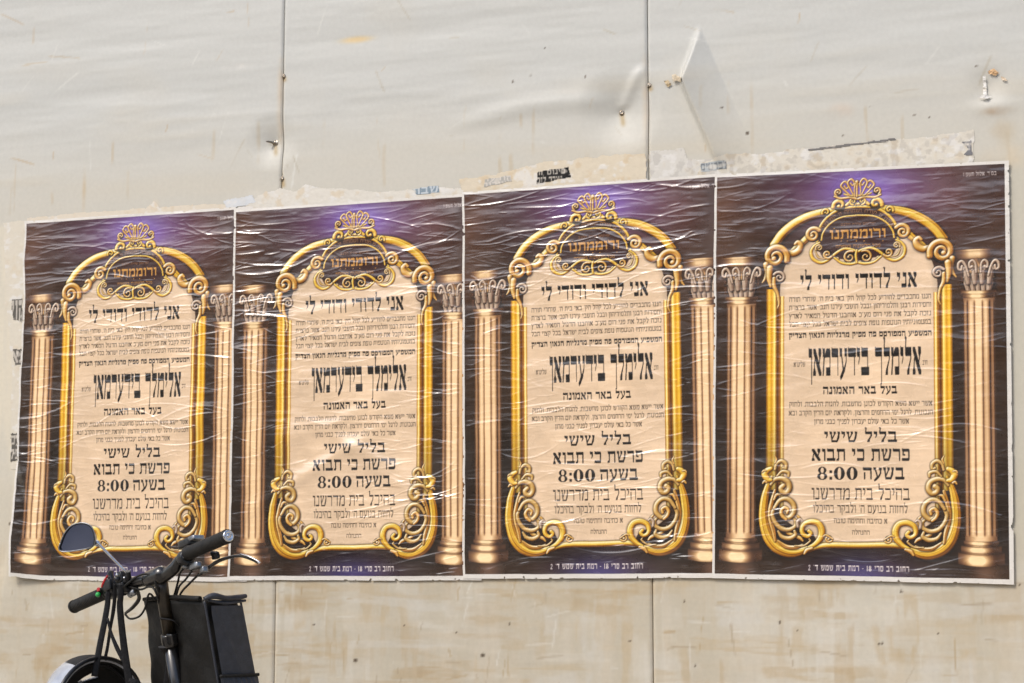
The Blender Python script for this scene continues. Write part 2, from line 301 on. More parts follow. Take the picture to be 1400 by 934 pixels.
# ---- Hebrew lettering: a square book face with heavy bars and thin stems, drawn as polygons (letter body 10 units high)
def face(ch, T, S):
    """polygons of one letter and its advance; T = thickness of the bars, S = of the stems"""
    TB = lambda a, b: [(a, 10.5), (a+.9, 10), (b-.2, 10), (b, 9.6), (b, 10-T), (a+.5, 10-T), (a, 10-T+.7)]
    BB = lambda a, b, t=.92: [(a, T*t), (b, T*t), (b, .4), (b-.3, 0), (a+.2, 0)]
    ST = lambda x, y0, y1, w=None: [(x-(w or S), y1), (x, y1), (x, y0), (x-(w or S)*.9, y0)]
    HD = lambda a, b: [(a, 10.4), (a+.6, 10), (b, 10), (b, 10-T*.9), (a+.4, 10-T*.95)]
    k = max(S, 1.)
    G = {
     'א': (8.8, [[(.2, 10), (2.5, 10), (8.7, 1.2), (8.5, 0), (6.3, 0), (.3, 8.4)], [(5.5, 10.2), (8.3, 10), (8.5, 8), (7.3, 6), (6.6, 4), (5.9, 4.8), (6.5, 6.4), (5.6, 8)], [(.2, 0), (2.9, 0), (3., 1.5), (1.9, 3), (2.2, 5.4), (3.1, 6.2), (2.2, 7.1), (1.2, 5.2), (1., 3), (.1, 1.4)]]),
     'ב': (8.2, [TB(.4, 7), ST(7, 1, 9.6), BB(0, 8.2)]), 'ג': (5.4, [TB(.8, 4.6), ST(4.6, 1.4, 9), [(4.6, 2.2), (5.4, 0), (4., 0), (4.6-S, 2.2)], [(0, 0), (2.2, 0), (4.3, 3), (3.6, 3.8), (.2, 1.3)]]),
     'ד': (8, [TB(0, 8), ST(6.9, 0, 8.6)]), 'ה': (8.2, [TB(.1, 8), ST(8, 0, 9.5), ST(.9+k, 0, 10-T-1.5, k)]), 'ו': (3.6, [TB(.2, 3.4), ST(3.4, 0, 9.4)]),
     'ז': (4.4, [TB(0, 4.2), ST(2.9, 0, 8.6)]), 'ח': (8.4, [TB(.1, 8.2), ST(8.2, 0, 9.5), ST(.9+S, 0, 9)]), 'ט': (8.2, [HD(0, 2.6), ST(1.7, 1, 9.), BB(.7, 7.4), ST(8, .6, 8.8), HD(4.8, 8)]),
     'י': (3.4, [TB(.1, 3.2), [(3.2, 8.4), (3.1, 6), (1.8, 3.8), (1.4, 4.2), (3.2-S, 6.2), (3.1-S, 8.2)]]), 'כ': (7.4, [TB(.4, 6.7), ST(7.2, 1, 9.3), BB(.3, 6.9)]), 'ך': (7.2, [TB(0, 7), ST(6.9, -3.2, 9)]),
     'ל': (7, [[(.5, 9.6), (.9, 12.4), (.1, 13.4), (.7, 14.2), (2., 13.5), (1.9, 12.6), (1.5, 9.6)], TB(.5, 6.8), [(6.8, 9), (6.7, 6), (4.9, 2.6), (4.6, 0), (2.4, 0), (2.6, 1.6), (6.4-S, 5.6), (6.8-S, 9)]]),
     'מ': (8.4, [HD(0, 2.5), [(1.4, 8.6), (2.6, 8.2), (.5+S, 0), (.1, 0)], [(3, 8.6), (4.2, 10), (7.4, 10), (8, 9.2), (8, 10-T), (4, 10-T), (2.2, 6.6)], ST(8.1, .6, 9), BB(3.7, 8.2)]), 'ם': (8.4, [TB(.1, 8.1), BB(.8, 8.1), ST(.9+S, .4, 9), ST(8.1, .4, 9)]),
     'נ': (5.2, [TB(1.5, 4.8), ST(4.8, 1, 9.4), BB(0, 5)]), 'ן': (3.8, [TB(.2, 3.6), ST(3.6, -3.2, 9.4)]), 'ס': (8, [TB(.1, 7.4), ST(.6+S, 1.4, 9), ST(7.6, 1.4, 9), BB(1.2, 6.8), [(.6, 2.4), (1.4, 0), (1.6+S, 1), (.6+S, 2.8)], [(7.6, 2.4), (6.6, 0), (5.8, 1), (7.6-S, 2.8)]]),
     'ע': (7.8, [HD(0, 2.6), HD(4.9, 7.6), [(1.2, 9), (1.2+S, 9), (4.4, 2.6), (3.4, 1.6)], [(7.5, 9), (7.2, 5), (5.4, 1.4), (1.2, -1.8), (.6, -.6), (4.1, 2.2), (7.3-S, 5.4), (7.5-S, 9)], [(5.4, 1.6), (3.2, -.6), (1.2, -1.8), (.6, -.4), (3.4, 2.4), (5.6, 3)]]),
     'פ': (7.6, [TB(.4, 6.9), ST(7.4, 1, 9.3), BB(.2, 7), ST(.7+S, 5, 9.3), [(.7, 5.8), (3.4, 5.8), (3.2, 4.2), (1., 4.4)]]), 'צ': (7.8, [HD(5, 7.6), [(7.2, 8.6), (6.4, 6.4), (4.6, 4.4), (4, 5.2), (5.6, 6.6), (6.2, 8.4)], [(0, 10), (2.2, 10), (7.4, 2), (7.4, 0), (6, 1.2), (.1, 8.6)], BB(.3, 7.4)]),
     'ץ': (7.4, [HD(4.8, 7.2), [(6.8, 8.6), (6., 6.4), (3.2, 3.6), (3., 4.6), (5.2, 6.6), (5.8, 8.4)], [(0, 10), (2.2, 10), (3.2, 6), (3.2, -3.2), (3.2-S, -3.2), (3.2-S, 5.6), (.1, 8.6)]]),
     'ק': (7.6, [TB(.1, 7.4), [(7.4, 9), (7.2, 4.6), (5, 1.4), (4.3, 2), (7.3-S, 5), (7.4-S, 9)], ST(1.+k, -3.2, 10-T-1.3, k)]), 'ר': (7.2, [TB(0, 6.6), ST(6.9, 0, 9.3)]),
     'ש': (9.8, [HD(0, 2.5), HD(3.7, 5.9), HD(7.3, 9.6), [(.9, 9), (.9+S, 9), (3.1, 1), (2.1, .2)], [(4.9, 9), (4.9+S*.9, 9), (2.8, 2.4), (2.2, 3.4)], [(9.5-S, 9), (9.5, 9), (9., 4), (7.4, .2), (6.4, 1)], [(1.9, T*.8), (7.6, T*.8), (7.4, 0), (2.1, 0)]]),
     'ת': (8.4, [TB(.3, 8.1), ST(8.1, 0, 9.4), ST(1.3+S, 1.2, 9), [(-.3, .2), (2.1, 0), (1.3+S, 2.), (.6, 2.)]]), ' ': (4.2, []), "'": (1.8, [[(.3, 10.4), (1.6, 10.4), (.9, 7)]]), '"': (3.4, [[(.3, 10.4), (1.5, 10.4), (.9, 7)], [(1.9, 10.4), (3.1, 10.4), (2.5, 7)]]),
     ',': (1.8, [[(.4, 1.4), (1.6, 1.4), (.6, -1.8)]]), '.': (1.8, [[(.3, 1.5), (1.5, 1.5), (1.5, 0), (.3, 0)]]), '-': (4, [[(.3, 5.2), (3.5, 5.2), (3.5, 3.9), (.3, 3.9)]]), ':': (2.6, [[(.4, 2.2), (2.2, 2.2), (2.2, 0), (.4, 0)], [(.4, 7.4), (2.2, 7.4), (2.2, 5.2), (.4, 5.2)]]),
     '1': (3.6, [[(1, 10), (2.6, 10), (2.6, 0), (1, 0)], [(0, 8.4), (1.2, 10), (1.4, 8.6)]]), '2': (5.6, [[(.2, 7.4), (1, 9.6), (3, 10), (5, 9), (5.2, 7), (2.2, 1.6), (5.4, 1.6), (5.4, 0), (0, 0), (0, 1.2), (3.6, 6.6), (3.4, 8.2), (2.4, 8.6), (1.6, 7.2)]]),
    }
    a = np.linspace(0, 2*np.pi, 28); E = lambda cx, cy, rx, ry: list(zip(cx+rx*np.cos(a), cy+ry*np.sin(a)))
    if ch == '0': return 8., [[E(3.9, 5, 3.8, 5.2), E(3.9, 5, max(.8, 3.8-S*1.9), 4.6)]]
    if ch == '8': return 7.4, [[E(3.6, 7.4, 2.9, 2.8), E(3.6, 7.4, max(.7, 2.9-S*1.3), 2.2)], [E(3.6, 2.6, 3.5, 2.8), E(3.6, 2.6, max(.8, 3.5-S*1.5), 2.2)]]
    w, ps = G[ch]; return w, [[p] for p in ps]
def glyphs(s, T=2.4, S=1.1, gap=1.1):
    """polygons of a line, right-to-left letters set in reading order; x from 0"""
    import re
    s = re.sub(r'[0-9:]+', lambda m: m.group(0)[::-1], s)[::-1]
    out = []; x = 0
    for ch in s:
        w, ps = face(ch, T, S)
        out += [[np.array(l, float)+[x, 0] for l in p] for p in ps]; x += w+gap
    return out, x-gap
def raster(polys, w, h, S=3):               # coverage of polygons (each a list of loops, even-odd), S x S samples
    m = np.zeros((h*S, w*S), bool)
    for loops in polys:
        L = [l*S for l in loops]; al = np.vstack(L)
        x0 = max(0, int(al[:, 0].min()-1)); x1 = min(w*S, int(al[:, 0].max()+2)); y0 = max(0, int(al[:, 1].min()-1)); y1 = min(h*S, int(al[:, 1].max()+2))
        if x1 <= x0 or y1 <= y0: continue
        gy, gx = np.mgrid[y0:y1, x0:x1]; gy = gy+.5; gx = gx+.5; ins = np.zeros(gx.shape, bool)
        for l in L:
            q = np.roll(l, 1, 0)
            for (ax, ay), (bx, by) in zip(l, q):
                if ay != by: ins ^= ((ay > gy) != (by > gy)) & (gx < (bx-ax)*(gy-ay)/(by-ay)+ax)
        m[y0:y1, x0:x1] |= ins
    return m.reshape(h, S, w, S).mean((1, 3)).astype(np.float32)
def letter(s, x0, x1, yt, yb, col=(30, 24, 20), T=2.2, S=1.0, alpha=1., gap=1.1, img=None):
    """one line of print between x0..x1, letter bodies yt..yb"""
    img = art if img is None else img
    ps, wd = glyphs(s, T, S, gap); k = (yb-yt)/10; kx = (x1-x0)/wd; pad = 4
    X0 = int(x0)-pad; Y0 = int(yt-.48*(yb-yt))-pad; w = int(x1-x0)+2*pad+3; h = int((yb-yt)*1.95)+2*pad
    a = raster([[np.c_[l[:, 0]*kx+x0-X0, yb-l[:, 1]*k-Y0] for l in p] for p in ps], w, h)*alpha
    hh, ww = img.shape[:2]; xs = slice(max(0, X0), min(ww, X0+w)); ys = slice(max(0, Y0), min(hh, Y0+h))
    a = a[ys.start-Y0:ys.stop-Y0, xs.start-X0:xs.stop-X0][..., None]
    img[ys, xs] = img[ys, xs]*(1-a)+np.array(col, np.float32)/255*a
def line(s, px0, px1, pyt, pyb, pxc=None, **k):
    c = (px0+px1)/2
    a = H([(px0, pyt), (px1, pyt), (c, pyt), (c, pyb)]); letter(s, a[0, 0], a[1, 0], a[2, 1], a[3, 1], **k)

def paint():
    art[...] = np.array([.175, .115, .070])
    # the dark sky of the print, violet glow behind the crest and blue gleam on the floor
    n1 = fbm(CW, CH, 3, 4, 11); n2 = fbm(CW, CH, 6, 30, 23); n3 = fbm(CW, CH, 5, 6, 31)
    cx, cy = H([(1172, 262)])[0]
    d = np.sqrt(((XX-cx)/430)**2+((YY-cy)/180)**2); g = np.exp(-d*d*1.3)*(.55+.9*n1)
    art[...] += g[..., None]*np.array([.21, .125, .27])
    d = np.sqrt(((XX-cx)/150)**2+((YY-cy+6)/95)**2); art[...] += (np.exp(-d*d)*.62)[..., None]*np.array([.10, .15, .55])
    d = np.sqrt(((XX-cx)/520)**2+((YY-cy-90)/420)**2); art[...] += (np.exp(-d*d*1.5)*.9)[..., None]*np.array([.075, .06, .07])
    art[...] += ((n2-.5)*.06*np.exp(-(YY/520)**2))[..., None]*np.array([1., .8, .7]) + ((n3-.5)*.13)[..., None]*np.array([1., .72, .5])  # the brown mottling paints in warm reflections on the gloss
    fy = H([(1172, 792)])[0][1]
    d = np.sqrt(((XX-cx)/170)**2+((YY-fy)/85)**2); art[...] += (np.exp(-d*d))[..., None]*np.array([.08, .11, .34])
    floor_ = smooth(CH*.955, CH*.985, YY); art[...] += (floor_*(.03+.05*n2))[..., None]*np.array([1, .85, .8])
    for q in (1012, 1340):
        x = H([(q, 780)])[0][0]; art[...] += (np.exp(-((XX-x)/42)**2)*floor_*.2)[..., None]*np.array([1, .75, .62])
    side = smooth(.16, .5, np.abs(XX/CW-.5))*(1-smooth(CH*.18, CH*.62, YY)); art[...] += (side*(.35+n3))[..., None]*np.array([.085, .042, .012])  # warm brown reflection painted into the upper sides of the print
    np.clip(art, .012, 1, out=art)
    # ---- columns
    for xm, sgn in ((1, 1), (0, -1)):
        x0, _ = H([(1312, 560)])[0]; x1, _ = H([(1354.5, 560)])[0]
        yA = H([(1338, 345)])[0][1]; yB = H([(1338, 357)])[0][1]; yC = H([(1338, 402)])[0][1]; yS = H([(1338, 408)])[0][1]; yD = H([(1338, 742)])[0][1]; yE = H([(1338, 771)])[0][1]
        cxx = (x0+x1)/2 if xm else CW-(x0+x1)/2; hw = (x1-x0)/2
        def cyl(yt, yb, w, lo, hi, soft=2., gain=1., bow=0.):
            t = (XX-cxx)/w; sag = bow*(1-np.clip(t, -1, 1)**2)
            a = smooth(yt-soft, yt+soft, YY-sag)*(1-smooth(yb-soft, yb+soft, YY-sag))*(1-smooth(1-1.5/w, 1+1.5/w, np.abs(t)))
            sh = np.clip(.2+.95*np.exp(-((t+.18)/.52)**2)-.1*np.exp(-((t-.6)/.2)**2), 0, 1)*gain
            v = np.clip((YY-sag-yt)/(yb-yt), 0, 1); sh = sh*(.62+.55*np.sin(np.pi*np.clip(v*.9+.06, 0, 1)))
            col = ramp('bronze', np.clip(sh, 0, 1))*np.array([1.05, .98, .82]); art[...] = art*(1-a[..., None])+col*a[..., None]
        # shaft with flutes
        t = (XX-cxx)/hw; ang = np.arcsin(np.clip(t, -1, 1)); a = (1-smooth(1-1/hw, 1+1/hw, np.abs(t)))*smooth(yS, yS+3, YY)*(1-smooth(yD-3, yD, YY))
        fl = np.cos(ang*12+.4); ends = smooth(yS+8, yS+26, YY)*(1-smooth(yD-30, yD-14, YY))
        base = .30+.64*np.exp(-(np.abs(t+.06)/.74)**2.6); sh = base-ends*(.24*np.clip(-fl, 0, 1)**2+.25*np.exp(-((fl+1)/.18)**2))+.14*ends*np.clip(fl, 0, 1)
        mot = fbm(CW, CH, 26, 5, 77, 3); sh = sh+(mot-.5)*.26
        col = ramp('bronze', np.clip(sh*1.06, 0, 1))*np.array([1.03, .94, .79]); art[...] = art*(1-a[..., None])+col*a[..., None]
        # capital: bell with two rows of acanthus leaves, small inner and larger corner scrolls
        cyl(yB, yC, hw*1.16, 0, 0, gain=.62)
        Y = lambda f: yB+(yC-yB)*f
        nz_ = fbm(CW, CH, 90, 130, 63, 2); m_ = (np.abs(XX-cxx) < hw*1.2) & (YY > yB) & (YY < yC); art[m_] *= (.45+1.1*nz_[m_])[:, None]
        for n, f0, f1, w, k in ((5, .98, .50, .98, 1.), (4, .74, .26, 1.08, .9)):
            for i in range(n):
                q = (i+.5)/n*2-1; xb = cxx+q*hw*w*.82; xt = cxx+q*hw*w*1.02
                stroke([(xb, Y(f0)), ((xb+xt)/2, Y((f0+f1)/2)), (xt, Y(f1)+4)], [9*k, 13*k, 8*k], 'bronze', shadow=.6, grooves=((0, .12, .35), (.5, .1, .3), (-.5, .1, .3)))
                stroke([(xt-8*k, Y(f1)+8), (xt-3, Y(f1)+1), (xt+4, Y(f1)+1), (xt+8*k, Y(f1)+8)], [3.5, 5.5, 5.5, 3.5], 'bronze', shadow=.5)
        for q in (-1, 1):
            stroke([(cxx+q*34, Y(.52)), (cxx+q*44, Y(.22)), (cxx+q*56, Y(.07)), (cxx+q*68, Y(.12)), (cxx+q*70, Y(.28)), (cxx+q*60, Y(.33)), (cxx+q*57, Y(.22))], [4, 5, 5.5, 5.5, 5, 4.5, 5], 'bronze', shadow=.6)
            stroke([(cxx+q*8, Y(.42)), (cxx+q*10, Y(.16)), (cxx+q*20, Y(.05)), (cxx+q*31, Y(.12)), (cxx+q*30, Y(.26)), (cxx+q*22, Y(.24))], [3.5, 4.5, 4.5, 4.5, 4.5, 6], 'bronze', shadow=.6)
        cyl(yA, yB+2, hw*1.42, 0, 0, gain=.80, bow=-3); cyl(yA-1, yA+6, hw*1.5, 0, 0, gain=.86, bow=-3)
        cyl(yC-6, yC+7, hw*1.13, 0, 0, gain=1.1, bow=3); cyl(yC+5, yS+6, hw*1.02, 0, 0, gain=.95, bow=3)
        # base
        cyl(yD-6, yD+8, hw*1.10, 0, 0, gain=1.0, bow=5); cyl(yD+7, yD+13, hw*1.02, 0, 0, gain=.75, bow=6)
        cyl(yD+12, yD+34, hw*1.28, 0, 0, gain=1.03, bow=7); cyl(yD+32, yD+38, hw*1.3, 0, 0, gain=.6, bow=8); cyl(yD+37, yE+2, hw*1.46, 0, 0, gain=1.06, bow=9)
    # ---- parchment panel
    left = [(1064, 700), (1062, 640), (1063, 412), (1064, 388), (1070, 366), (1078, 353), (1090, 342), (1103, 328), (1130, 308), (1167, 305)]
    P = H(left); P = np.vstack([[(CW/2, H([(1170, 747)])[0][1])], [H([(1118, 747)])[0]], [H([(1108, 728)])[0]], [H([(1086, 722)])[0]], [H([(1072, 712)])[0]], P])
    Pm = np.vstack([P, mir(P)[::-1]]); m = polymask(Pm); m = box(m, 1)
    par = np.array([.895, .778, .642]); n4 = fbm(CW, CH, 7, 10, 55); ed = box(m, 26); e2 = np.clip((ed-.45)*2, 0, 1)
    fill(m, par*(.86+.14*e2)[..., None]*(1+(n4-.5)*.17)[..., None])
    # ---- upright mouldings of the frame
    def rail(xa, xb, ya, yb, cols, y2=None):
        a = H([(xa, 560), (xb, 560)]); u = H([(1170, ya), (1170, yb)])[:, 1]
        for fl in (0, 1):
            p0, p1 = (a[0, 0], a[1, 0]) if not fl else (CW-a[1, 0], CW-a[0, 0])
            t = (XX-p0)/(p1-p0); t = 1-t if fl else t
            mm = ((t > 0) & (t < 1) & (YY > u[0]) & (YY < u[1])).astype(np.float32)
            k = np.linspace(0, 1, len(cols)); c = np.stack([np.interp(t, k, [q[i]/255 for q in cols]) for i in range(3)], -1)
            yv = (YY-u[0])/(u[1]-u[0]); c = c*(1.08-.34*smooth(.45, 1.05, yv))[..., None]
            fill(mm, c)
    rail(1045, 1060.5, 395, 672, [(96, 58, 8), (180, 124, 22), (238, 190, 60), (222, 166, 36), (196, 136, 20), (236, 186, 70), (255, 228, 130), (150, 96, 16), (84, 46, 8)])
    rail(1060.5, 1064, 405, 672, [(74, 38, 8), (128, 74, 18), (160, 104, 26)])
    rail(1064, 1069.5, 405, 700, [(120, 70, 14), (236, 184, 80), (255, 236, 168), (206, 150, 50), (150, 104, 58)])
    # ---- arch
    both(top([(118, 476), (170, 405), (240, 345), (330, 296), (425, 268), (520, 250)]), [15*.57*2, 18, 18, 17, 15, 12], 'gold', grooves=((.55, .12, .25), (-.6, .1, -.1)))
    both(top([(228, 512), (262, 486), (296, 462), (332, 430), (372, 405)]), [6, 10, 13, 14, 12], 'gold', grooves=((.3, .12, .3),))
    both(top([(205, 522), (240, 530), (272, 512), (286, 478), (268, 458), (252, 470)]), [10, 13, 14, 11, 8, 6], 'amber')
    # medallion field
    med = top([(395, 500), (400, 420), (430, 345), (490, 285), (560, 250), (642, 240)]); mm = polymask(np.vstack([med, mir(med)[::-1], mir(top([(395, 500), (430, 560), (520, 560), (642, 575)]))[0:3], [[CW/2, top([(642, 580)])[0, 1]]], top([(520, 565), (430, 565)])]))
    mm = box(mm, 1); fill(mm, np.array([.22, .135, .10])+(n1*.06)[..., None]*np.array([.6, .3, 1.]))
    both(top([(392, 470), (396, 405), (422, 338), (480, 278), (555, 243), (645, 231)]), 5.5, 'gold'); both(top([(418, 445), (428, 400), (470, 343), (545, 300), (645, 287)]), 3.6, 'gold', shadow=.3)
    arc = 'אורה זו תורה ושמחה זו יום טוב'
    ps, wd = glyphs(arc, 1.8, 1.3)
    ap = top([(415, 402), (440, 352), (500, 300), (570, 268), (642, 259)]); ap, _ = spline(np.vstack([ap, mir(ap)[::-1][1:]]), 1.)
    sl = np.linspace(0, 1, len(ap)); tx = np.gradient(ap, axis=0); tx /= np.linalg.norm(tx, axis=1)[:, None]
    def bend(l):
        u = l[:, 0]/wd*.9+.05; I = lambda c: np.interp(u, sl, c); hh = (l[:, 1]-4.6)*1.25
        return np.c_[I(ap[:, 0])+I(tx[:, 1])*hh, I(ap[:, 1])-I(tx[:, 0])*hh]
    a_ = np.zeros((CH, CW), np.float32); a_[:460] = raster([[bend(l) for l in p] for p in ps], CW, 460)*.75; fill(a_, np.array([.74, .55, .36]))
    # side scrolls of the medallion and of the arch feet
    volute(top([(365, 412)])[0], 28, -35, -1.45, 10, 7, 'amber'); volute(top([(128, 552)])[0], 45, 20, -1.6, 15, 10, 'amber', grooves=((0, .2, .12),))
    both(top([(66, 600), (74, 650), (62, 690), (44, 716)]), [11, 9, 6, 2.5], 'amber'); both(top([(92, 625), (88, 690), (98, 740)]), [13, 11, 6], 'amber')
    volute(top([(152, 684)])[0], 23, -150, 1.35, 7, 5, 'bronze'); both(top([(118, 690), (120, 740), (142, 790), (150, 850), (140, 880)]), [7, 8, 6, 5, 2], 'amber')
    volute(top([(447, 266)])[0], 15, 160, .95, 6.5, 4, 'gold'); volute(top([(532, 222)])[0], 24, 165, .85, 10, 7, 'gold')
    both(top([(576, 222), (600, 205), (640, 214)]), [6, 7, 6], 'gold')
    # crest
    volute(top([(617, 196)])[0], 14, 90, 1.2, 5, 3.5, 'gold'); volute(top([(525, 138)])[0], 15, 120, 1.1, 5.5, 4.5, 'amber')
    both(top([(500, 165), (540, 178), (600, 172), (642, 182)]), [4, 5, 5, 5], 'amber'); both(top([(560, 150), (600, 160), (642, 160)]), [3, 4, 4], 'gold')
    for (bx0, ex, ey, rr) in ((600, 566, 96, 19), (622, 606, 78, 17)):
        e = top([(ex, ey)])[0]; b = top([(bx0, 160)])[0]
        both(np.array([b, (b*.4+e*.6)+[-7, 4], e+[-rr*.75, 0], e+[0, -rr*.8], e+[rr*.7, 0], e+[rr*.3, rr*.6], e+[-rr*.1, rr*.1]]), [3, 3.6, 4, 4.2, 4, 3.5, 3.5], 'amber', shadow=.4)
    b = top([(642, 165), (642, 110), (642, 72)]); stroke(b, [4, 4, 7], 'amber'); both(top([(628, 165), (626, 120), (632, 84)]), [2.5, 3, 4], 'amber', shadow=.3)
    # tracery under the medallion
    both(top([(405, 462), (372, 482), (352, 520), (366, 566), (412, 590), (460, 574), (510, 530), (560, 503), (610, 508), (642, 520)]), [4, 5, 6, 6.5, 6, 5.5, 5.5, 5, 5, 5], 'gold')
    volute(top([(404, 496)])[0], 14, 150, 1.3, 5, 4, 'silver'); volute(top([(455, 536)])[0], 18, 30, 1.2, 6, 5, 'amber'); volute(top([(596, 556)])[0], 24, -60, -1.25, 5.5, 4, 'amber')
    both(top([(380, 520), (400, 556), (440, 566)]), [3, 4, 2], 'silver'); both(top([(530, 585), (522, 562), (505, 565)]), [2, 4, 3], 'silver')
    both(top([(500, 560), (545, 592), (600, 600), (642, 592)]), [4, 5, 5.5, 5], 'gold'); stroke(top([(642, 512), (636, 545), (642, 592)]), [4, 5, 4], 'gold')
    # ---- foot of the frame
    both(low([(450, 570), (640, 571)]), 3.2, 'amber', shadow=.3)
    stroke(low([(372, 628), (440, 600), (520, 588), (700, 590), (900, 588), (985, 600), (1045, 628)]), [7, 9, 11, 11, 11, 9, 7], 'gold', grooves=((.5, .15, .2),))
    both(low([(158, 150), (132, 210), (112, 290), (104, 380), (112, 460), (140, 540), (190, 598), (262, 630), (330, 628), (392, 600)]), [4, 10, 15, 17, 19, 22, 23, 20, 15, 6], 'gold', grooves=((.35, .1, .34), (.05, .07, .2), (-.45, .1, .24)))
    both(low([(392, 600), (430, 580), (464, 540), (470, 492), (448, 452), (402, 440), (360, 458), (346, 492), (356, 520), (384, 532), (402, 514), (390, 498)]), [6, 9, 12, 13, 12, 11, 10, 9, 8, 7, 7, 7], 'gold', grooves=((-.4, .12, .16),))
    both(low([(362, 640), (378, 618), (410, 606)]), [4, 8, 5], 'amber')
    volute(low([(513, 546)])[0], 14, 30, 1.1, 5, 5, 'amber'); both(low([(480, 530), (500, 524), (540, 548)]), [3, 4, 3], 'amber')
    both(low([(178, 560), (168, 500), (150, 430), (146, 370), (160, 300), (176, 240)]), [5, 8, 9, 9, 8, 5], 'amber', grooves=((0, .2, .3),))
    both(low([(196, 560), (250, 596), (310, 600), (350, 585)]), [4, 8, 8, 4], 'amber', grooves=((0, .2, .3),)); both(low([(228, 470), (262, 512), (330, 540), (352, 560)]), [3, 7, 7, 3], 'amber')
    both(low([(316, 400), (330, 420), (322, 452), (300, 470)]), [4, 6, 6, 4], 'amber'); both(low([(170, 300), (186, 270), (214, 268)]), [4, 6, 3], 'amber')
    both(low([(176, 350), (160, 390), (176, 440), (214, 480), (262, 490), (302, 470), (306, 436), (286, 416)]), [6.4, 7.68, 8.32, 8.96, 8.96, 7.68, 6.4, 5.12], 'silver')
    both(low([(172, 352), (206, 306), (252, 296), (292, 330), (296, 380), (262, 416), (226, 404), (214, 376), (232, 356), (252, 372)]), [6.4, 8.32, 9.6, 10.2, 10.2, 9.6, 8.96, 7.68, 7.68, 8.96], 'silver')
    both(low([(246, 424), (224, 404), (216, 374), (234, 350), (258, 362), (254, 384)]), [6, 7, 7, 7, 6, 6], 'amber')
    both(low([(196, 500), (222, 534), (268, 544), (304, 524), (300, 498)]), [3.84, 7.68, 8.96, 7.68, 5.12], 'silver'); both(low([(300, 590), (356, 590), (396, 562), (392, 548)]), [2.56, 3.84, 3.84, 2.56], 'silver')
    both(low([(320, 470), (318, 440), (334, 424), (350, 434)]), [5, 6, 5, 3], 'bronze')
    both(low([(150, 205), (176, 174), (216, 168), (256, 188), (268, 226), (250, 256), (222, 250), (214, 228), (228, 214)]), [5.12, 7.68, 10.2, 10.9, 10.9, 10.2, 10.2, 10.2, 10.2], 'silver')
    both(low([(176, 110), (186, 74), (216, 56), (244, 74), (244, 104), (228, 100)]), [5.12, 6.4, 7.68, 7.68, 6.4, 5.12], 'silver'); both(low([(190, 150), (222, 122), (258, 130), (262, 152)]), [3.84, 6.4, 7.68, 5.12], 'silver')
    both(low([(150, 104), (128, 116), (112, 140), (130, 172), (152, 176)]), [8, 11, 13, 11, 7], 'gold'); both(low([(96, 126), (104, 116), (120, 118)]), [3, 4, 3], 'amber'); both(low([(100, 196), (110, 184), (124, 190)]), [3, 5, 4], 'amber')
    both(low([(172, 20), (184, 46), (176, 70)]), [2, 4, 3], 'amber')
    # ---- words
    gold = (206, 150, 74)
    line('ורוממתנו', 1030+470/4.667, 1030+824/4.667, 235+378/4.667, 235+436/4.667, col=gold, T=2.6, S=1.5)
    for q, yy in ((808, 452), (750, 372), (690, 452), (640, 452), (583, 452), (545, 452), (500, 372)):
        x, y = top([(q, yy)])[0]; art[int(y)-1:int(y)+2, int(x)-2:int(x)+2] = np.array(gold)/255
    line('ומרומם שירת הלבב', 1030+540/4.667, 1030+760/4.667, 235+336/4.667, 235+350/4.667, col=(190, 140, 96), alpha=.8)
    line('מכל הלשונות בשמחה', 1030+508/4.667, 1030+792/4.667, 235+476/4.667, 235+494/4.667, col=gold, alpha=.9)
    ink = (26, 21, 18); soft = (58, 46, 36); sm = dict(col=soft, T=1.7, S=1.25, alpha=.95)
    line('אני לדודי ודודי לי', 1091, 1249, 377, 397.5, col=ink, T=2.9, S=1.15, gap=1.0)
    for s_, y in (("הננו מתכבדים להודיע לכל קהל הק' באי בית ה', שוחרי תורה", 410.2), ("וחסידות רבנן ותלמידיהון ובכל תושבי עירנו הגב' אשר ברצו\"ת", 421.6),
                  ("נזכה לקבל את פני רום מע\"כ אוהבנו הדגול המאיר לארץ", 433.2), ("במטמוניותיו הנוטפות נופת צופים לבית ישראל בכל קצוי תבל", 444.8)):
        line(s_, 1076, 1268, y-3.1, y+3.1, **sm)
    line('המשפיע המפורסם פה מפיק מרגליות הגאון הצדיק', 1076, 1268.5, 456.6, 463.6, col=ink, T=3.2, S=1.5)
    line('אלימלך בידערמאן', 1102.5, 1254.8, 478.5, 516, col=ink, T=3.3, S=.8, gap=.9)
    line('הרב', 1256.5, 1263, 496, 502, **sm); line('שליט"א', 1082.5, 1098, 498, 504, **sm)
    line('בעל באר האמונה', 1122, 1222, 531, 541.3, col=ink, T=3.0, S=1.3)
    for s_, a, b, y in (("אשר יישא משא הקודש לכונן מחשבות, להגות הלבבות, ולחזק", 1076.5, 1269.5, 554.8), ("הנכונות, לרגל ימי הרחמים והרצון, ולקראת יום הדין הקרב ובא", 1076, 1270, 566.8), ("אשר כל באי עולם יעברון לפניך כבני מרון", 1110, 1238, 578.8)):
        line(s_, a, b, y-3.1, y+3.1, **sm)
    line('בליל שישי', 1124, 1222, 592.4, 606.8, col=ink, T=2.5, S=1.25)
    line('פרשת כי תבוא', 1107, 1239, 615.8, 632.2, col=ink, T=2.5, S=1.3)
    line('בשעה', 1176, 1231.7, 641.2, 657.4, col=ink, T=2.5, S=1.3)
    line('8:00', 1114.5, 1169.5, 640.4, 657.6, col=ink, S=1.35, gap=.8)
    line('בהיכל בית מדרשנו', 1107, 1239, 669.2, 684.8, col=(40, 32, 27), T=1.5, S=.9)
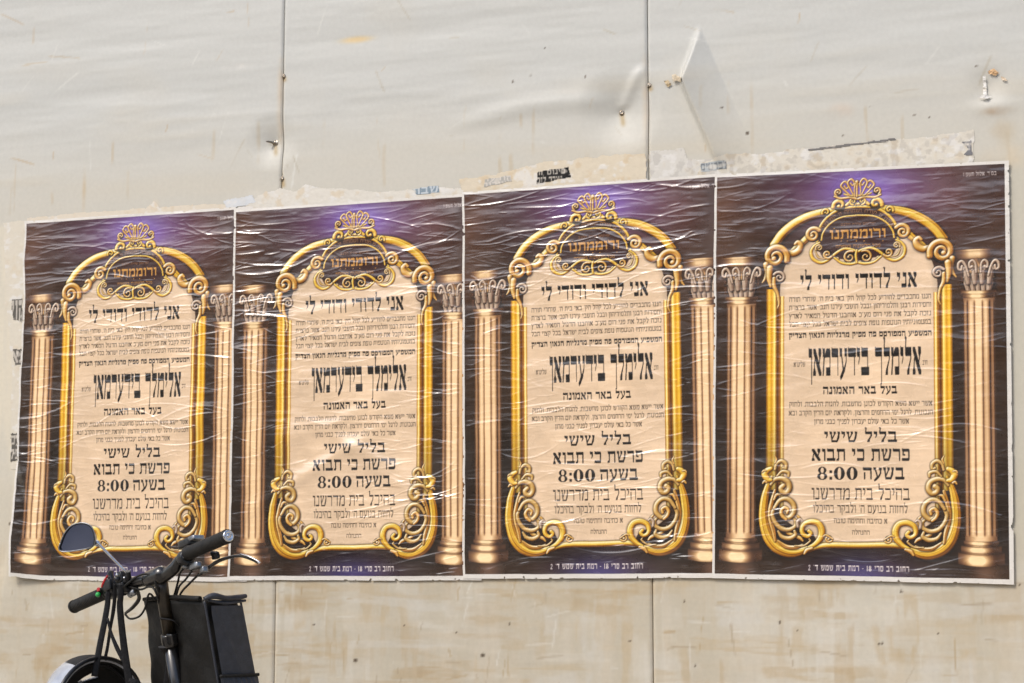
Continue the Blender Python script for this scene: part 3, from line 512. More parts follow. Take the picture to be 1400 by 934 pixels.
    line("לחזות בנועם ה' ולבקר בהיכלו", 1109, 1236, 692.2, 702.4, col=(52, 42, 34), T=1.6, S=1.)
    line('א כתיבה וחתימה טובה', 1137, 1209, 710.2, 716.6, **sm); line('ההנהלה', 1161.5, 1185, 726.3, 732, **sm)
    line("רחוב רב סרי 18 - רמת בית שמש ד' 2", 1103, 1238, 773.6, 781, col=(222, 210, 205), T=2.2, S=1.8, gap=1.6)
    line('בס"ד. אלול תשפ"ו', 1311.5, 1357, 238.2, 243.2, col=(200, 190, 185), T=1.9, S=1.6)
    # printing grain
    art[...] *= (1+(np.random.default_rng(3).random((CH, CW, 1))-.5)*.05); np.clip(art, 0, 1, out=art)
paint()
# ------------------------------------------------------------------ street: paving, limestone house across the road
g = MB(); g.add([(-150, -150, 0), (150, -150, 0), (150, 150, 0), (-150, 150, 0)], [[0, 1, 2, 3]], False)
tag(g.build('ground', M['concrete']), kind='structure')
ho = tag(empty('stone_house', (0, -17, 0)), 'pale limestone apartment house across the street facing the hoarding', 'house')
b = MB(); b.block((0, -21, 3.1), (19, 0, 0), (0, 4, 0), (0, 0, 3.1), bev=.004); b.build('facade', M['stone'], ho)
b = MB(); b.block((0, -20.9, 6.35), (19.3, 0, 0), (0, 4.25, 0), (0, 0, .15), bev=.02); b.build('roof', M['stone'], ho)
wf = MB(); wf.block((0, -16.97, 0), (.62, 0, 0), (0, .05, 0), (0, 0, .8), bev=.03); wf0 = wf.build('window', M['shutter'], ho); wf0.location = Vector((-13.5, 0, 2.2))-ho.location
wg = MB(); wg.block((0, -16.93, 0), (.54, 0, 0), (0, .02, 0), (0, 0, .72), bev=.03); wg0 = wg.build('pane', M['glass']); wg0.parent = wf0
for j in range(2):
    for i in range(8):
        if i or j:
            o = wf0.copy(); sc.collection.objects.link(o); o.location = Vector((-13.5+i*3.8, 0, 2.2+j*2.9))-ho.location
            q = wg0.copy(); sc.collection.objects.link(q); q.parent = o

# ------------------------------------------------------------------ the hoarding: thin painted sheets, dented and glue-stained
def gauss(x, s): return np.exp(-.5*(x/s)**2)
NOISE = fbm(900, 700, 14, 12, 91, 5); NOISE2 = fbm(900, 700, 60, 40, 131, 4); NOISEH = fbm(900, 700, 5, 26, 171, 4); NOISEV = fbm(900, 700, 70, 7, 211, 4); FINEV = fbm(1400, 800, 240, 26, 251, 3); FINEH = fbm(1400, 800, 34, 170, 281, 3)
def samp(n, x, z):                             # smooth lookup over x -3.4..0.2, z 0.6..3.0
    u = np.clip((x+3.4)/3.6, 0, .9999)*(n.shape[1]-2); v = np.clip((z-.6)/2.4, 0, .9999)*(n.shape[0]-2)
    i = u.astype(int); j = v.astype(int); fu = u-i; fv = v-j
    return (n[j, i]*(1-fu)+n[j, i+1]*fu)*(1-fv)+(n[j+1, i]*(1-fu)+n[j+1, i+1]*fu)*fv
SCREWS = [W(373, 194), W(847, 152), W(388, 104), W(386, 244), W(888, 116)]
def dent_height(x, z):
    """how far the sheet stands towards the street"""
    h = (samp(NOISEH, x, z)-.5)*.0065*(.12+.88*smooth(2.16, 2.34, z))
    h = h+(samp(NOISE, x, z)-.5)*.0026*(.15+.85*smooth(2.16, 2.3, z))
    # dimples pulled in by the two big screws
    for (sx, sz), r, d in zip(SCREWS[:2], (.085, .12), (.016, .022)):
        rr = np.sqrt((x-sx)**2+(z-sz)**2); h = h-d*np.clip(1-rr/r, 0, 1)**1.6
    for (sx, sz) in SCREWS[2:]:
        h = h-.0016*np.exp(-np.sqrt((x-sx)**2+(z-sz)**2)/.02)
    # long horizontal buckle running left from the second screw
    sx, sz = W(775, 146); bz = sz+.012-((x-sx)/.28)**2*.03
    h = h+.0046*gauss(z-bz, .017)*smooth(-.36, -.12, x-sx)*(1-smooth(.04, .17, x-sx))
    # fold fanning up and down from that screw to the seam
    sx, sz = SCREWS[1]; a, c = W(875, 95); t = np.clip((z-sz)/(c-sz), 0, 1.2); h = h+.004*gauss(x-(sx+(a-sx)*t), .012)*smooth(0, .2, t)*(1-smooth(.8, 1.2, t))
    # sharp crease with a flat tilted facet below it
    ax, az = W(959, 42); bx, bz = W(936, 112); ux, uz = bx-ax, bz-az; L = math.hypot(ux, uz); ux /= L; uz /= L
    cx, cz = W(1030, 205); dx, dz = cx-ax, cz-az; dl = math.hypot(dx, dz); dx /= dl; dz /= dl
    det = ux*dz-uz*dx; px, pz = x-ax, z-az
    al = (px*dz-pz*dx)/det; bb = (ux*pz-uz*px)/det         # along the crease, down the facet
    tri = np.clip(al/L, 0, 1)**.8*(1-smooth(L*1.0, L*1.16, al))
    h = h+.034*np.where(bb > 0, np.clip(1-bb/(dl*1.02), 0, 1), np.exp(-(bb/.014)**2))*tri*smooth(2.10, 2.16, z)
    # knocked corner at the far right
    sx, sz = W(1352, 116); rr = np.sqrt((x-sx)**2+(z-sz)**2); h = h-.006*np.exp(-(rr/.035)**2)+.004*np.exp(-(((x-sx-.01)/.05)**2+((z-sz+.055)/.02)**2))
    return h
PAINT = np.random.default_rng(42)
STROKES = []
for k in range(330):
    x0 = PAINT.uniform(-3.2, .0); z0 = PAINT.uniform(.76, 1.13); kind = PAINT.random()
    if kind < .42: w, hh = PAINT.uniform(.05, .2), PAINT.uniform(.008, .02)
    elif kind < .72: w, hh = PAINT.uniform(.012, .03), PAINT.uniform(.03, .1)
    else: w, hh = PAINT.uniform(.03, .1), PAINT.uniform(.025, .06)
    c = ((.71, .64, .53), (.67, .585, .46), (.79, .775, .745), (.765, .755, .735), (.71, .655, .57))[PAINT.choice(5, p=(.24, .14, .24, .22, .16))]
    STROKES.append((x0, z0, w, hh, c, PAINT.uniform(.15, .5), PAINT.normal(0, .05)))
FLECKS = [((745, 66), .003), ((701, 112), .004), ((725, 103), .003), ((800, 105), .003), ((1022, 182), .005), ((988, 148), .004), ((1250, 158), .003), ((1270, 160), .003), ((1335, 91), .003), ((1190, 145), .0025), ((1153, 186), .003),
          ((429, 854), .003), ((553, 855), .003), ((697, 853), .003), ((624, 865), .0025), ((861, 877), .003), ((936, 822), .003), ((1091, 862), .002), ((1206, 880), .004), ((1201, 881), .003), ((1232, 809), .004), ((951, 910), .003), ((1283, 866), .003), ((486, 903), .006), ((660, 896), .006), ((1066, 851), .004),
          ((14, 716), .005), ((17, 745), .005), ((1394, 800), .003)]
SCRATCHES = [(PAINT.uniform(-3.1, -.1), PAINT.uniform(2.15, 2.72), PAINT.uniform(.01, .06), PAINT.normal(1.5, .5) if PAINT.random() < .6 else PAINT.normal(0, .3), PAINT.uniform(.002, .004), ((.69, .66, .60), (.83, .83, .82), (.71, .62, .50))[k % 3], PAINT.uniform(.25, .6)) for k in range(75)]
SCRATCHES += [(PAINT.uniform(-3.1, -.1), PAINT.uniform(.8, 1.1), PAINT.uniform(.005, .05), PAINT.normal(1.5, .2) if PAINT.random() < .6 else PAINT.normal(0, .15), PAINT.uniform(.002, .004), ((.63, .57, .49), (.82, .81, .79), (.65, .56, .43))[k % 3], PAINT.uniform(.25, .65)) for k in range(150)]
SCRATCHES += [(PAINT.uniform(-3.1, -.1), 2.0+PAINT.uniform(.1, .3), PAINT.uniform(.03, .09), PAINT.normal(1.57, .03), PAINT.uniform(.003, .007), (.72, .65, .54), PAINT.uniform(.2, .45)) for k in range(26)]
def sheet_colour(x, z):
    n, n2, nh, nv = (samp(k, x, z) for k in (NOISE, NOISE2, NOISEH, NOISEV))
    c = np.ones(x.shape+(3,))*np.array([.755, .758, .752])
    mix = lambda c, col, a: c*(1-a[..., None])+np.array(col)*a[..., None]
    c = mix(c, (.79, .745, .665), np.clip(.75*smooth(.48, .70, nh)*smooth(2.75, 2.3, z)+.25*smooth(.5, .75, n), 0, 1)*.38)
    c = mix(c, (.775, .75, .70), (1-smooth(2.12, 2.42, z+.16*(n-.5)))*.55)               # old paste above the posters
    c = mix(c, (.745, .715, .655), (1-smooth(1.12, 1.5, z))*(.88+.12*n))
    lowr = 1-smooth(1.10, 1.2, z)
    fv, fh = samp(FINEV, x, z), samp(FINEH, x, z); grit = smooth(.5, .66, fv)*.6+smooth(.52, .68, fh)*.5
    c = mix(c, (.785, .755, .705), lowr*smooth(.44, .68, nv)*.65*smooth(-2.6, -1.2, x)); c = mix(c, (.70, .62, .50), lowr*smooth(.52, .74, nh)*.14*(.4+grit)); c = mix(c, (.80, .785, .75), lowr*smooth(.55, .7, n)*.5); c = mix(c, (.66, .60, .51), lowr*grit*.22)
    for x0, z0, w, hh, col, a, sk in STROKES:
        m = (np.abs(x-x0) < w*1.5) & (np.abs(z-z0) < hh*2+abs(sk)*w*1.5)
        if not m.any(): continue
        dx = np.abs(x[m]-x0)/w+(n2[m]-.5)*.9; dz = np.abs(z[m]-z0-sk*(x[m]-x0))/hh+(n2[m]-.5)*.9
        k = (1-smooth(.8, 1.05, dx))*(1-smooth(.75, 1.1, dz))*a*(.10+.95*smooth(.36, .60, fv[m] if hh > w*.6 else fh[m])); c[m] = c[m]*(1-k[:, None])+np.array(col)*k[:, None]
    # cream paste left of the first poster and right of the last
    k = (1-smooth(-3.0, -2.97, x+.02*(n-.5)))*smooth(-3.12, -3.06, x+.05*(n2-.5))*(1-smooth(2.08, 2.11, z))*smooth(.9, 1.2, z); c = mix(c, (.83, .80, .74), k*(.35+.65*smooth(.4, .6, nv)))
    k = smooth(-.30, -.28, x)*(1-smooth(2.0, 2.3, z+.2*(n-.5)))*smooth(1.05, 1.25, z); c = mix(c, (.745, .725, .67), k*(.5+.5*nv))
    for (px, py), w, hh, col, a in (((487, 54), .045, .009, (.83, .74, .58), .85), ((325, 90), .045, .008, (.82, .81, .80), .7), ((1150, 152), .03, .02, (.79, .72, .66), .4), ((1365, 152), .035, .01, (.66, .55, .44), .5), ((1370, 215), .06, .03, (.80, .74, .65), .6),
                                    ((115, 262), .006, .05, (.74, .66, .54), .5), ((212, 283), .012, .02, (.86, .78, .68), .7), ((340, 270), .05, .02, (.84, .82, .79), .5), ((1028, 165), .004, .1, (.72, .64, .52), .35), ((1370, 180), .03, .03, (.70, .62, .5), .3)):
        sx, sz = W(px, py); k = np.exp(-(((x-sx)/w)**2+((z-sz)/hh)**2)**1.5)*a*(.3+.9*smooth(.35, .6, n2)); c = mix(c, col, np.clip(k, 0, 1))
    for x0, z0, ln, an, wd, col, a in SCRATCHES:
        m = (np.abs(x-x0) < ln) & (np.abs(z-z0) < ln)
        if m.any():
            u = (x[m]-x0)*math.cos(an)+(z[m]-z0)*math.sin(an); v = -(x[m]-x0)*math.sin(an)+(z[m]-z0)*math.cos(an)
            k = (1-smooth(wd*.5, wd, np.abs(v+.5*u*u)))*(1-smooth(ln*.7, ln, np.abs(u)))*a*smooth(.3, .55, n2[m]); c[m] = c[m]*(1-k[:, None])+np.array(col)*k[:, None]
    for (sx, sz), ln in zip(SCREWS, (.045, .045, .02, .03, .02)):                       # rust runs under the screws
        k = gauss(x-sx-(sz-z)*.18, .0045)*smooth(-.002, .004, sz-z)*(1-smooth(ln*.6, ln, sz-z))*.75; c = mix(c, (.63, .54, .38), np.clip(k, 0, 1))
    for (px, py), r in FLECKS:
        sx, sz = W(px, py); k = 1-smooth(r*.5, r*1.15, np.sqrt((x-sx)**2+(z-sz)**2)); c = mix(c, (.30, .25, .2), k*.9)
    for sx in SEAMS: c = mix(c, (.78, .68, .56), gauss(x-sx+.008, .006)*.5*smooth(2.15, 2.35, z)*smooth(.42, .6, n))
    c = c*(1+(fv-.5)*.05*lowr)[..., None]*(1+(fh-.5)*.05*lowr)[..., None]*np.array([.985, .98, .955])
    return lin(np.clip(c, 0, 1))
SEAM0, PITCH_X = -2.19, 1.0235
SEAMS = [SEAM0+PITCH_X*k for k in range(-3, 5)]
wall = tag(empty('hoarding', (-1.7, 0, 0)), 'pale grey sheet metal hoarding with dents, screws and old glue stains behind the posters', 'hoarding')
panels = []
for k in range(7):
    x0, x1 = SEAMS[k]+.0013, SEAMS[k+1]-.0013; fine = x1 > -3.2 and x0 < -.15
    dx = .0042 if fine else .03
    xs = np.unique(np.r_[x0, x0+.0015, x0+.003, x0+.005, np.arange(x0+.008, x1-.008, dx), x1-.005, x1-.003, x1-.0015, x1])
    zs = np.r_[np.linspace(.04, .74, 12), np.arange(.76, 2.80, .0042 if fine else .05), np.linspace(2.82, 3.0, 6)] if fine else np.linspace(.04, 3.0, 60)
    X, Z = np.meshgrid(xs, zs); hgt = dent_height(X, Z) if fine else (samp(NOISEH, X, Z)-.5)*.004
    e = np.minimum(X-x0, x1-X); Y = -hgt+.0028*(1-smooth(0, .006, e))
    V = np.stack([X, Y, Z], -1).reshape(-1, 3); C = (sheet_colour(X, Z) if fine else np.ones(X.shape+(3,))*lin(np.array([.76, .74, .70]))).reshape(-1, 3)
    nx = len(xs); F = grid_faces(nx, len(zs)); nv = len(V)
    for col in (0, nx-1):                       # folded returns at both edges
        idx = np.arange(len(zs))*nx+col; back = V[idx].copy(); back[:, 1] = .018; s0 = len(V); V = np.vstack([V, back]); C = np.vstack([C, C[idx]])
        a = idx[:-1]; bq = idx[1:]; c2 = s0+np.arange(len(zs)-1); F = np.vstack([F, np.stack([a, bq, c2+1, c2], -1) if col == 0 else np.stack([bq, a, c2, c2+1], -1)])
    me = quads_mesh('panel', V, F, C); panels.append(link('panel', me, M['sheet'], wall))
b = MB(); b.block((-1.6, .085, 1.52), (3.6, 0, 0), (0, .028, 0), (0, 0, 1.5), bev=.01); b.build('backing', M['board'], wall)
for i, (sx, sz) in enumerate(SCREWS):
    big = i < 2; k = 1. if big else .62; pn = panels[int((sx-SEAMS[0])//PITCH_X)] if not (i in (2, 3)) else panels[3]
    y0 = float(-dent_height(np.array([sx]), np.array([sz]))[0]); ax = Vector((-.5 if i == 0 else .12, -1, .1)).normalized()
    b = MB(); b.lathe((sx, y0+.001, sz), ax, [(-.002, .001), (-.002, .0105*k), (.0012, .0105*k), (.0016, .0098*k), (.0016, .0072*k), (.0048*k, .0068*k), (.0066*k, .005*k), (.0068*k, .0025*k), (.0052*k, .0018*k), (.0052*k, .0003)], 20)
    if i == 0: b.sweep([Vector((sx, y0, sz))+ax*.004, Vector((sx-.012, y0-.016, sz+.001)), Vector((sx-.017, y0-.022, sz+.0015))], [.0036, .003, .0022], 10)
    o = b.build('screw', M['steel']); o.parent = pn; o.location = -wall.location-pn.location

# ------------------------------------------------------------------ torn remnants of older bills
def scrap(label, poly, paint, seed, lift=.0009, curl=0., group='torn paper remnants around the posters', name='paper_scrap', cell=.002, rag=.006):
    pts = np.array([W(*p) for p in poly]); lo = pts.min(0)-.006; hi = pts.max(0)+.006
    xs = np.arange(lo[0], hi[0], cell); zs = np.arange(hi[1], lo[1], -cell); X, Z = np.meshgrid(xs, zs)
    nz1 = fbm(len(xs), len(zs), max(2, int(np.ptp(xs)/.02)), max(2, int(np.ptp(zs)/.02)), seed, 4)-.5; nz2 = fbm(len(xs), len(zs), max(2, int(np.ptp(xs)/.02)), max(2, int(np.ptp(zs)/.015)), seed+50, 4)-.5
    qx = X+nz1*rag*2; qz = Z+nz2*rag*2; ins = np.zeros(X.shape, bool); j = len(pts)-1
    for i in range(len(pts)):
        (ax, az), (bx, bz) = pts[i], pts[j]
        if az != bz: ins ^= ((az > qz) != (bz > qz)) & (qx < (bx-ax)*(qz-az)/(bz-az)+ax)
        j = i
    img = np.ones(X.shape+(3,), np.float32); img[...] = paint(X, Z, nz1, nz2, img)
    ok = ins[:-1, :-1] & ins[1:, :-1] & ins[:-1, 1:] & ins[1:, 1:]
    nx = len(xs); F = grid_faces(nx, len(zs)).reshape(len(zs)-1, nx-1, 4)[ok][:, ::-1]
    Y = -dent_height(X, Z)-lift-np.clip(nz1, -.1, .5)*.0006-np.abs(nz2)*curl
    V = np.stack([X, Y, Z], -1).reshape(-1, 3); C = lin(np.clip(img, 0, 1)).reshape(-1, 3)
    u, inv = np.unique(F, return_inverse=True); o = link(name, quads_mesh(name, V[u], inv.reshape(-1, 4), C[u]), M['scrap'])
    return tag(o, label, name.replace('_', ' '), group)
def paste(base, warm=.5, dark=0.):
    def f(X, Z, a, b, img):
        c = np.ones(X.shape+(3,))*np.array(base); s = smooth(.04, .26, a)[..., None]*warm*.8; c = c*(1-s)+np.array([.79, .71, .585])*s
        s = smooth(.06, .22, b)[..., None]*.7; c = c*(1-s)+np.array([.85, .84, .82])*s
        if dark: s = (smooth(.12, .2, np.abs(a+b*.6))*dark)[..., None]; c = c*(1-s)+np.array([.36, .34, .33])*s
        return c
    return f
def printed(base, ink, words, alpha=.85, frame=None):
    def f(X, Z, a, b, img):
        c = np.ones(X.shape+(3,), np.float32)*np.array(base, np.float32); h, w = X.shape[:2]
        for s, x0, x1, y0, y1 in words: letter(s, x0*w, x1*w, y0*h, y1*h, col=tuple(255*q for q in ink), T=2.6, S=1.8, alpha=alpha, img=c)
        s = smooth(.1, .22, b)[..., None]*.6; return c*(1-s)+np.array([.84, .81, .76])*s
    return f
scrap('long narrow cream paper strip with torn chips above the leftmost poster', [(35, 312), (36, 298), (80, 294), (120, 290), (165, 288), (200, 284), (211, 274), (219, 283), (262, 280), (322, 279), (324, 300), (180, 306)], paste((.83, .79, .72), .35), 301)
scrap('pale bluish white scrap over the corner where the first two posters meet', [(304, 274), (344, 267), (350, 276), (336, 283), (308, 284)], paste((.80, .81, .815), .1), 307, lift=.0014)
scrap('peeling cream and ochre strip above the second poster, crossing the left seam', [(328, 290), (346, 272), (362, 262), (384, 258), (404, 262), (418, 250), (434, 255), (470, 259), (520, 262), (560, 259), (604, 254), (634, 258), (634, 280), (480, 292), (385, 296)], paste((.825, .805, .76), .55), 313, curl=.0016)
scrap('small blue printed scrap above the right end of the second poster', [(563, 258), (600, 253), (601, 264), (570, 267)], printed((.50, .56, .60), (.80, .82, .83), [('שבת', .1, .9, .25, .8)]), 317, lift=.0018, rag=.003)
scrap('broad mottled ochre and cream strip above the third poster', [(632, 280), (628, 246), (660, 241), (690, 236), (712, 228), (738, 222), (779, 218), (829, 213), (884, 209), (885, 250), (760, 264)], paste((.82, .775, .69), .75), 321, curl=.0012)
scrap('faded grey printed scrap left of the black one above the third poster', [(662, 245), (699, 239), (700, 249), (661, 257)], printed((.66, .65, .62), (.84, .81, .77), [('הודעה', .06, .94, .2, .5), ('לציבור', .06, .94, .56, .86)]), 325, lift=.0018, rag=.003)
scrap('black printed scrap with broken white lettering above the third poster', [(735, 234), (778, 228), (781, 243), (760, 247), (733, 252)], printed((.13, .125, .12), (.80, .77, .72), [('כינוס זה', .05, .8, .2, .46), ('נערך לזכר', .0, .72, .56, .86)]), 331, lift=.002, rag=.003)
scrap('pale square-cornered strip right of the right-hand seam', [(889, 250), (888, 206), (936, 202), (940, 216), (974, 218), (974, 244)], paste((.80, .785, .75), .3, .12), 337)
scrap('long ragged whitish strip with torn dark edges above the rightmost poster', [(950, 250), (960, 222), (996, 211), (1040, 209), (1099, 202), (1168, 196), (1246, 189), (1332, 177), (1331, 232), (1150, 240)], paste((.815, .79, .735), .45, .12), 341, curl=.0012)
scrap('thin dark torn strip of print on the whitish paper above the rightmost poster', [(1104, 204), (1165, 196), (1224, 189), (1226, 192), (1166, 200), (1106, 207)], printed((.46, .45, .44), (.7, .68, .66), []), 347, lift=.002, rag=.003)
scrap('grey printed scrap at the right end of the whitish paper strip', [(1314, 194), (1329, 191), (1330, 214), (1316, 213), (1322, 204)], printed((.46, .46, .47), (.8, .78, .75), [('לבוא', .1, .9, .3, .6)]), 353, lift=.002, rag=.004)
scrap('bluish grey printed scrap over the top left corner of the rightmost poster', [(957, 224), (994, 219), (994, 231), (958, 236)], printed((.68, .70, .70), (.42, .44, .46), [('לפרטים', .1, .95, .3, .75)]), 359, lift=.0018, rag=.004)
scrap('tall brushed cream paper strip with broken black print left of the leftmost poster', [(4, 304), (36, 300), (34, 420), (31, 560), (28, 640), (14, 642), (16, 500), (8, 420)], paste((.815, .785, .72), .3), 361)
for lab, poly, wd in (('upper black print fragment left of the leftmost poster', [(15, 410), (31, 408), (31, 440), (17, 436)], [('קול', .05, .95, .15, .85)]), ('middle black print fragment left of the leftmost poster', [(18, 478), (31, 477), (31, 498), (20, 499)], [('נא', .1, .9, .2, .8)]), ('lowest and tallest black print fragment left of the leftmost poster', [(16, 594), (27, 592), (26, 630), (15, 632)], [('עם', .1, .9, .15, .42), ('כל', .1, .9, .55, .85)])):
    scrap(lab, poly, printed((.36, .345, .32), (.78, .75, .7), wd), 371+len(lab), lift=.0019, rag=.005)

for lab, poly, base in (('curled white paint flake left of the sharp dent, beside the right-hand seam', [(918, 104), (924, 103), (936, 110), (935, 116), (927, 112), (921, 114)], (.80, .75, .66)),
                        ('small ochre chip hanging by the right-hand seam below the paint flake', [(908, 112), (914, 109), (919, 116), (913, 121)], (.74, .66, .52)),
                        ('upright white chip with a torn foot near the top right corner', [(1343, 103), (1348, 103), (1351, 131), (1358, 132), (1350, 136), (1334, 133), (1345, 130)], (.86, .85, .82)),
                        ('orange-edged lifted chip near the top right corner', [(1350, 97), (1358, 94), (1366, 100), (1361, 104), (1352, 102)], (.82, .68, .52)),
                        ('small pale chip at the right of the lifted orange-edged chip', [(1368, 104), (1375, 107), (1379, 112), (1371, 111)], (.85, .77, .67))):
    scrap(lab, poly, paste(base, .25), 401+len(lab), lift=.0035, rag=.003, group='paint chips and torn spots on the upper hoarding', name='paint_chip', cell=.0014, curl=.02)
# ------------------------------------------------------------------ four copies of the poster, pasted wet and wrinkled
PW, PH = .697, .984                            # printed area in metres
NXp, NYp = CW//2, CH//2
small = art.reshape(NYp, 2, NXp, 2, 3).mean((1, 3))
cell = PW/(NXp-1); ML, MR, MT, MBm = 5, 8, 6, 9
paperW = np.ones((NYp+MT+MBm, NXp+ML+MR, 3), np.float32)*np.array([.865, .845, .81]); paperW[MT:MT+NYp, ML:ML+NXp] = small
INK = lin(paperW)
GY, GX = INK.shape[:2]
def wrinkles(seed, count, amp):
    r = np.random.default_rng(seed); h = np.zeros((GY, GX), np.float32)
    h += (fbm(GX, GY, 3, 16, seed+1, 4)-.5)*.0026+(fbm(GX, GY, 5, 44, seed+2, 3)-.5)*.0017+(fbm(GX, GY, 26, 60, seed+5, 2)-.5)*.0005
    calm = np.clip((fbm(GX, GY, 3, 5, seed+7, 3)-.30)*3.4, .40, 1.35)
    for k in range(count):
        cx = r.uniform(-.02, 1.02)*GX; cy = r.uniform(0, 1)*GY; L = r.choice([r.uniform(8, 24), r.uniform(20, 60), r.uniform(50, 110)], p=[.45, .4, .15]); s = r.uniform(.75, 1.5)*(1+L/120); a = amp*r.uniform(.35, 1.25)*s/2.
        a *= calm[min(GY-1, int(cy)), min(GX-1, max(0, int(cx)))]; th = r.normal(-.03, .13); cv = r.normal(0, .0022)
        x0 = max(0, int(cx-L*1.3)); x1 = min(GX, int(cx+L*1.3)); y0 = max(0, int(cy-30)); y1 = min(GY, int(cy+31))
        if x1-x0 < 3 or y1-y0 < 3: continue
        gy, gx = np.mgrid[y0:y1, x0:x1]; dx = gx-cx; v = gy-cy-th*dx-cv*dx*dx
        up_ = np.exp(-(v/s)**2)*.8+np.where(v > 0, np.exp(-v/(s*3.2)), np.exp(v/(s*1.2)))*.2
        h[y0:y1, x0:x1] += a*up_*np.clip(1-(dx/(L*1.25))**2, 0, 1)
    return h
def sheet_faces(seed):                         # small nicks along the cut edges
    n1 = fbm(GX-1, GY-1, 70, 100, seed+31, 2); i = np.arange(GY-1)[:, None]; j = np.arange(GX-1)[None]; e = np.minimum(np.minimum(j, GX-2-j), np.minimum(i, GY-2-i))
    return grid_faces(GX, GY).reshape(GY-1, GX-1, 4)[~((e < .5+(n1-.74)*22) & (n1 > .74))]
def poster(cx, ztop, zbot, rot, layer, seed, label, count=230, amp=.0008, extra=None, rag=0.):
    gx = (np.arange(GX)-ML)*cell; gz = -(np.arange(GY)-MT)*(PH/(NYp-1)); X, Z = np.meshgrid(gx-PW/2, gz); X = X.copy(); Z = Z*(ztop-zbot)/PH
    h = wrinkles(seed, count, amp)
    edge = np.minimum.reduce([np.arange(GX)[None]+0*h, (GX-1-np.arange(GX))[None]+0*h, np.arange(GY)[:, None]+0*h, (GY-1-np.arange(GY))[:, None]+0*h])
    h = h*(.25+.75*smooth(0, 14, edge))*(1-(.9*smooth(GX-58, GX-40, np.arange(GX))[None] if layer < 3 else 0)); h = h-h.min()*.6; h = np.maximum(h, 0)
    ed = fbm(GX, GY, 2, 9, seed+9, 4)-.5; w = np.exp(-np.arange(GX)/30.)[None]; X -= ed*w*rag; w2 = np.exp(-(GY-1-np.arange(GY))/30.)[:, None]; Z -= (fbm(GX, GY, 7, 2, seed+19, 4)-.5)*w2*rag*.6
    if extra: X, Z, h = extra(X, Z, h)
    ca, sa = math.cos(rot), math.sin(rot); zc = Z+PH/2
    wx = cx+X*ca-zc*sa; wz = ztop-PH/2+X*sa+zc*ca
    Y = -(h+.0026+layer*.0016)-np.clip(dent_height(wx, wz), -.0005, .0012)
    V = np.stack([wx, Y, wz], -1).reshape(-1, 3)-np.array([cx, 0, zbot])
    o = link('poster', quads_mesh('poster', V, sheet_faces(seed)[:, ::-1], INK.reshape(-1, 3)), M['print_']); o.location = (cx, 0, zbot)
    return tag(o, label, 'poster', 'row of four identical posters')
def loose_corner(X, Z, h):                     # lower left corner lifts off and the left edge waves
    u = np.clip((-X/PW+.5), 0, 1); d = np.clip((-Z/PH), 0, 1.02)
    k = np.clip(1-((X+PW/2)/.16), 0, 1)*smooth(.62, 1., d); h = h+.020*k**1.5; X = X-.006*np.exp(-(X+PW/2)/.12)*smooth(.35, .95, d)
    Z = Z+.010*np.exp(-(X+PW/2)/.11)*smooth(.7, 1.02, d)
    b = np.exp(-(((X-.20)/.07)**2+((Z+.56)/.05)**2)); h = h+.005*b+.003*np.exp(-((X+.3-(Z+.8)*-.35)/.018)**2)*smooth(.55, .8, d)*(1-smooth(.93, 1., d)); return X, Z, h
def bubbles(X, Z, h):                          # air trapped under the middle: slanting soft folds
    for x0, z0, w, s, a, sl in ((-.10, -.70, .16, .022, .0042, .55), (.03, -.66, .13, .02, .0036, -.5), (.12, -.74, .1, .018, .003, -.6), (-.2, -.62, .08, .03, .0032, .3), (.0, -.56, .12, .02, .0022, .4), (-.3, -.42, .06, .05, .004, -.9), (.0, -.27, .2, .014, .003, .1)):
        v = (Z-z0)-(X-x0)*sl; h = h+a*np.exp(-(v/s)**2-((X-x0)/w)**2)
    return X, Z, h
poster(-2.630, 2.0945, 1.1035, 0., 0, 1101, 'leftmost of the four gold framed posters, its loose lower corner curling behind the mirror', 640, .00098, loose_corner, rag=.012)
poster(-1.971, 2.0875, 1.105, .001, 1, 2203, 'second poster from the left, wrinkled with air bubbles around the hour 8:00', 680, .00096, bubbles, rag=.006)
poster(-1.309, 2.094, 1.1105, .004, 2, 3307, 'third poster from the left, covered in fine horizontal wrinkles, under the black printed scrap', 640, .00078, rag=.005)
poster(-.649, 2.0865, 1.1037, -.0195, 3, 4409, 'rightmost poster, flattest and tilted slightly clockwise, with its white right margin showing', 560, .0007, rag=.004)
# ------------------------------------------------------------------ electric bicycle leaning on its stand in front of the first poster
C0 = P(220, 789, 4.49); RG = P(311, 733, 4.27); LG = P(103, 829, 4.70)
Rh = (RG-LG); Rh.z = 0; Rh.normalize()                     # rider's right, level
Fh = Vector((0, 0, 1)).cross(Rh).normalized()              # the way the bike points: right and away, towards the hoarding
DN = (P(239, 934, 4.53)-P(219, 806, 4.50)).normalized()    # down along the leaning stem
BIKE0 = C0+DN*((C0.z-.26)/-DN.z)                           # front axle height
bike = tag(empty('electric_bicycle', (BIKE0.x, BIKE0.y, 0)), 'black electric bicycle with a rear-view mirror, leaning before the leftmost poster', 'electric bicycle')
def part(mb, name, m, par=None):
    o = mb.build(name, M[m], bike)
    if par is not None: o.parent = par; o.location = (0, 0, 0)
    return o
b = MB(); bar = part(b.sweep([P(110, 827, 4.69), P(150, 808, 4.605), P(186, 796, 4.55), P(220, 789, 4.49), P(238, 777, 4.455), P(252, 761, 4.43), P(306, 736, 4.285)], [.0108, .0110, .0145, .0160, .0150, .0118, .0108], 18), 'handlebar', 'black')
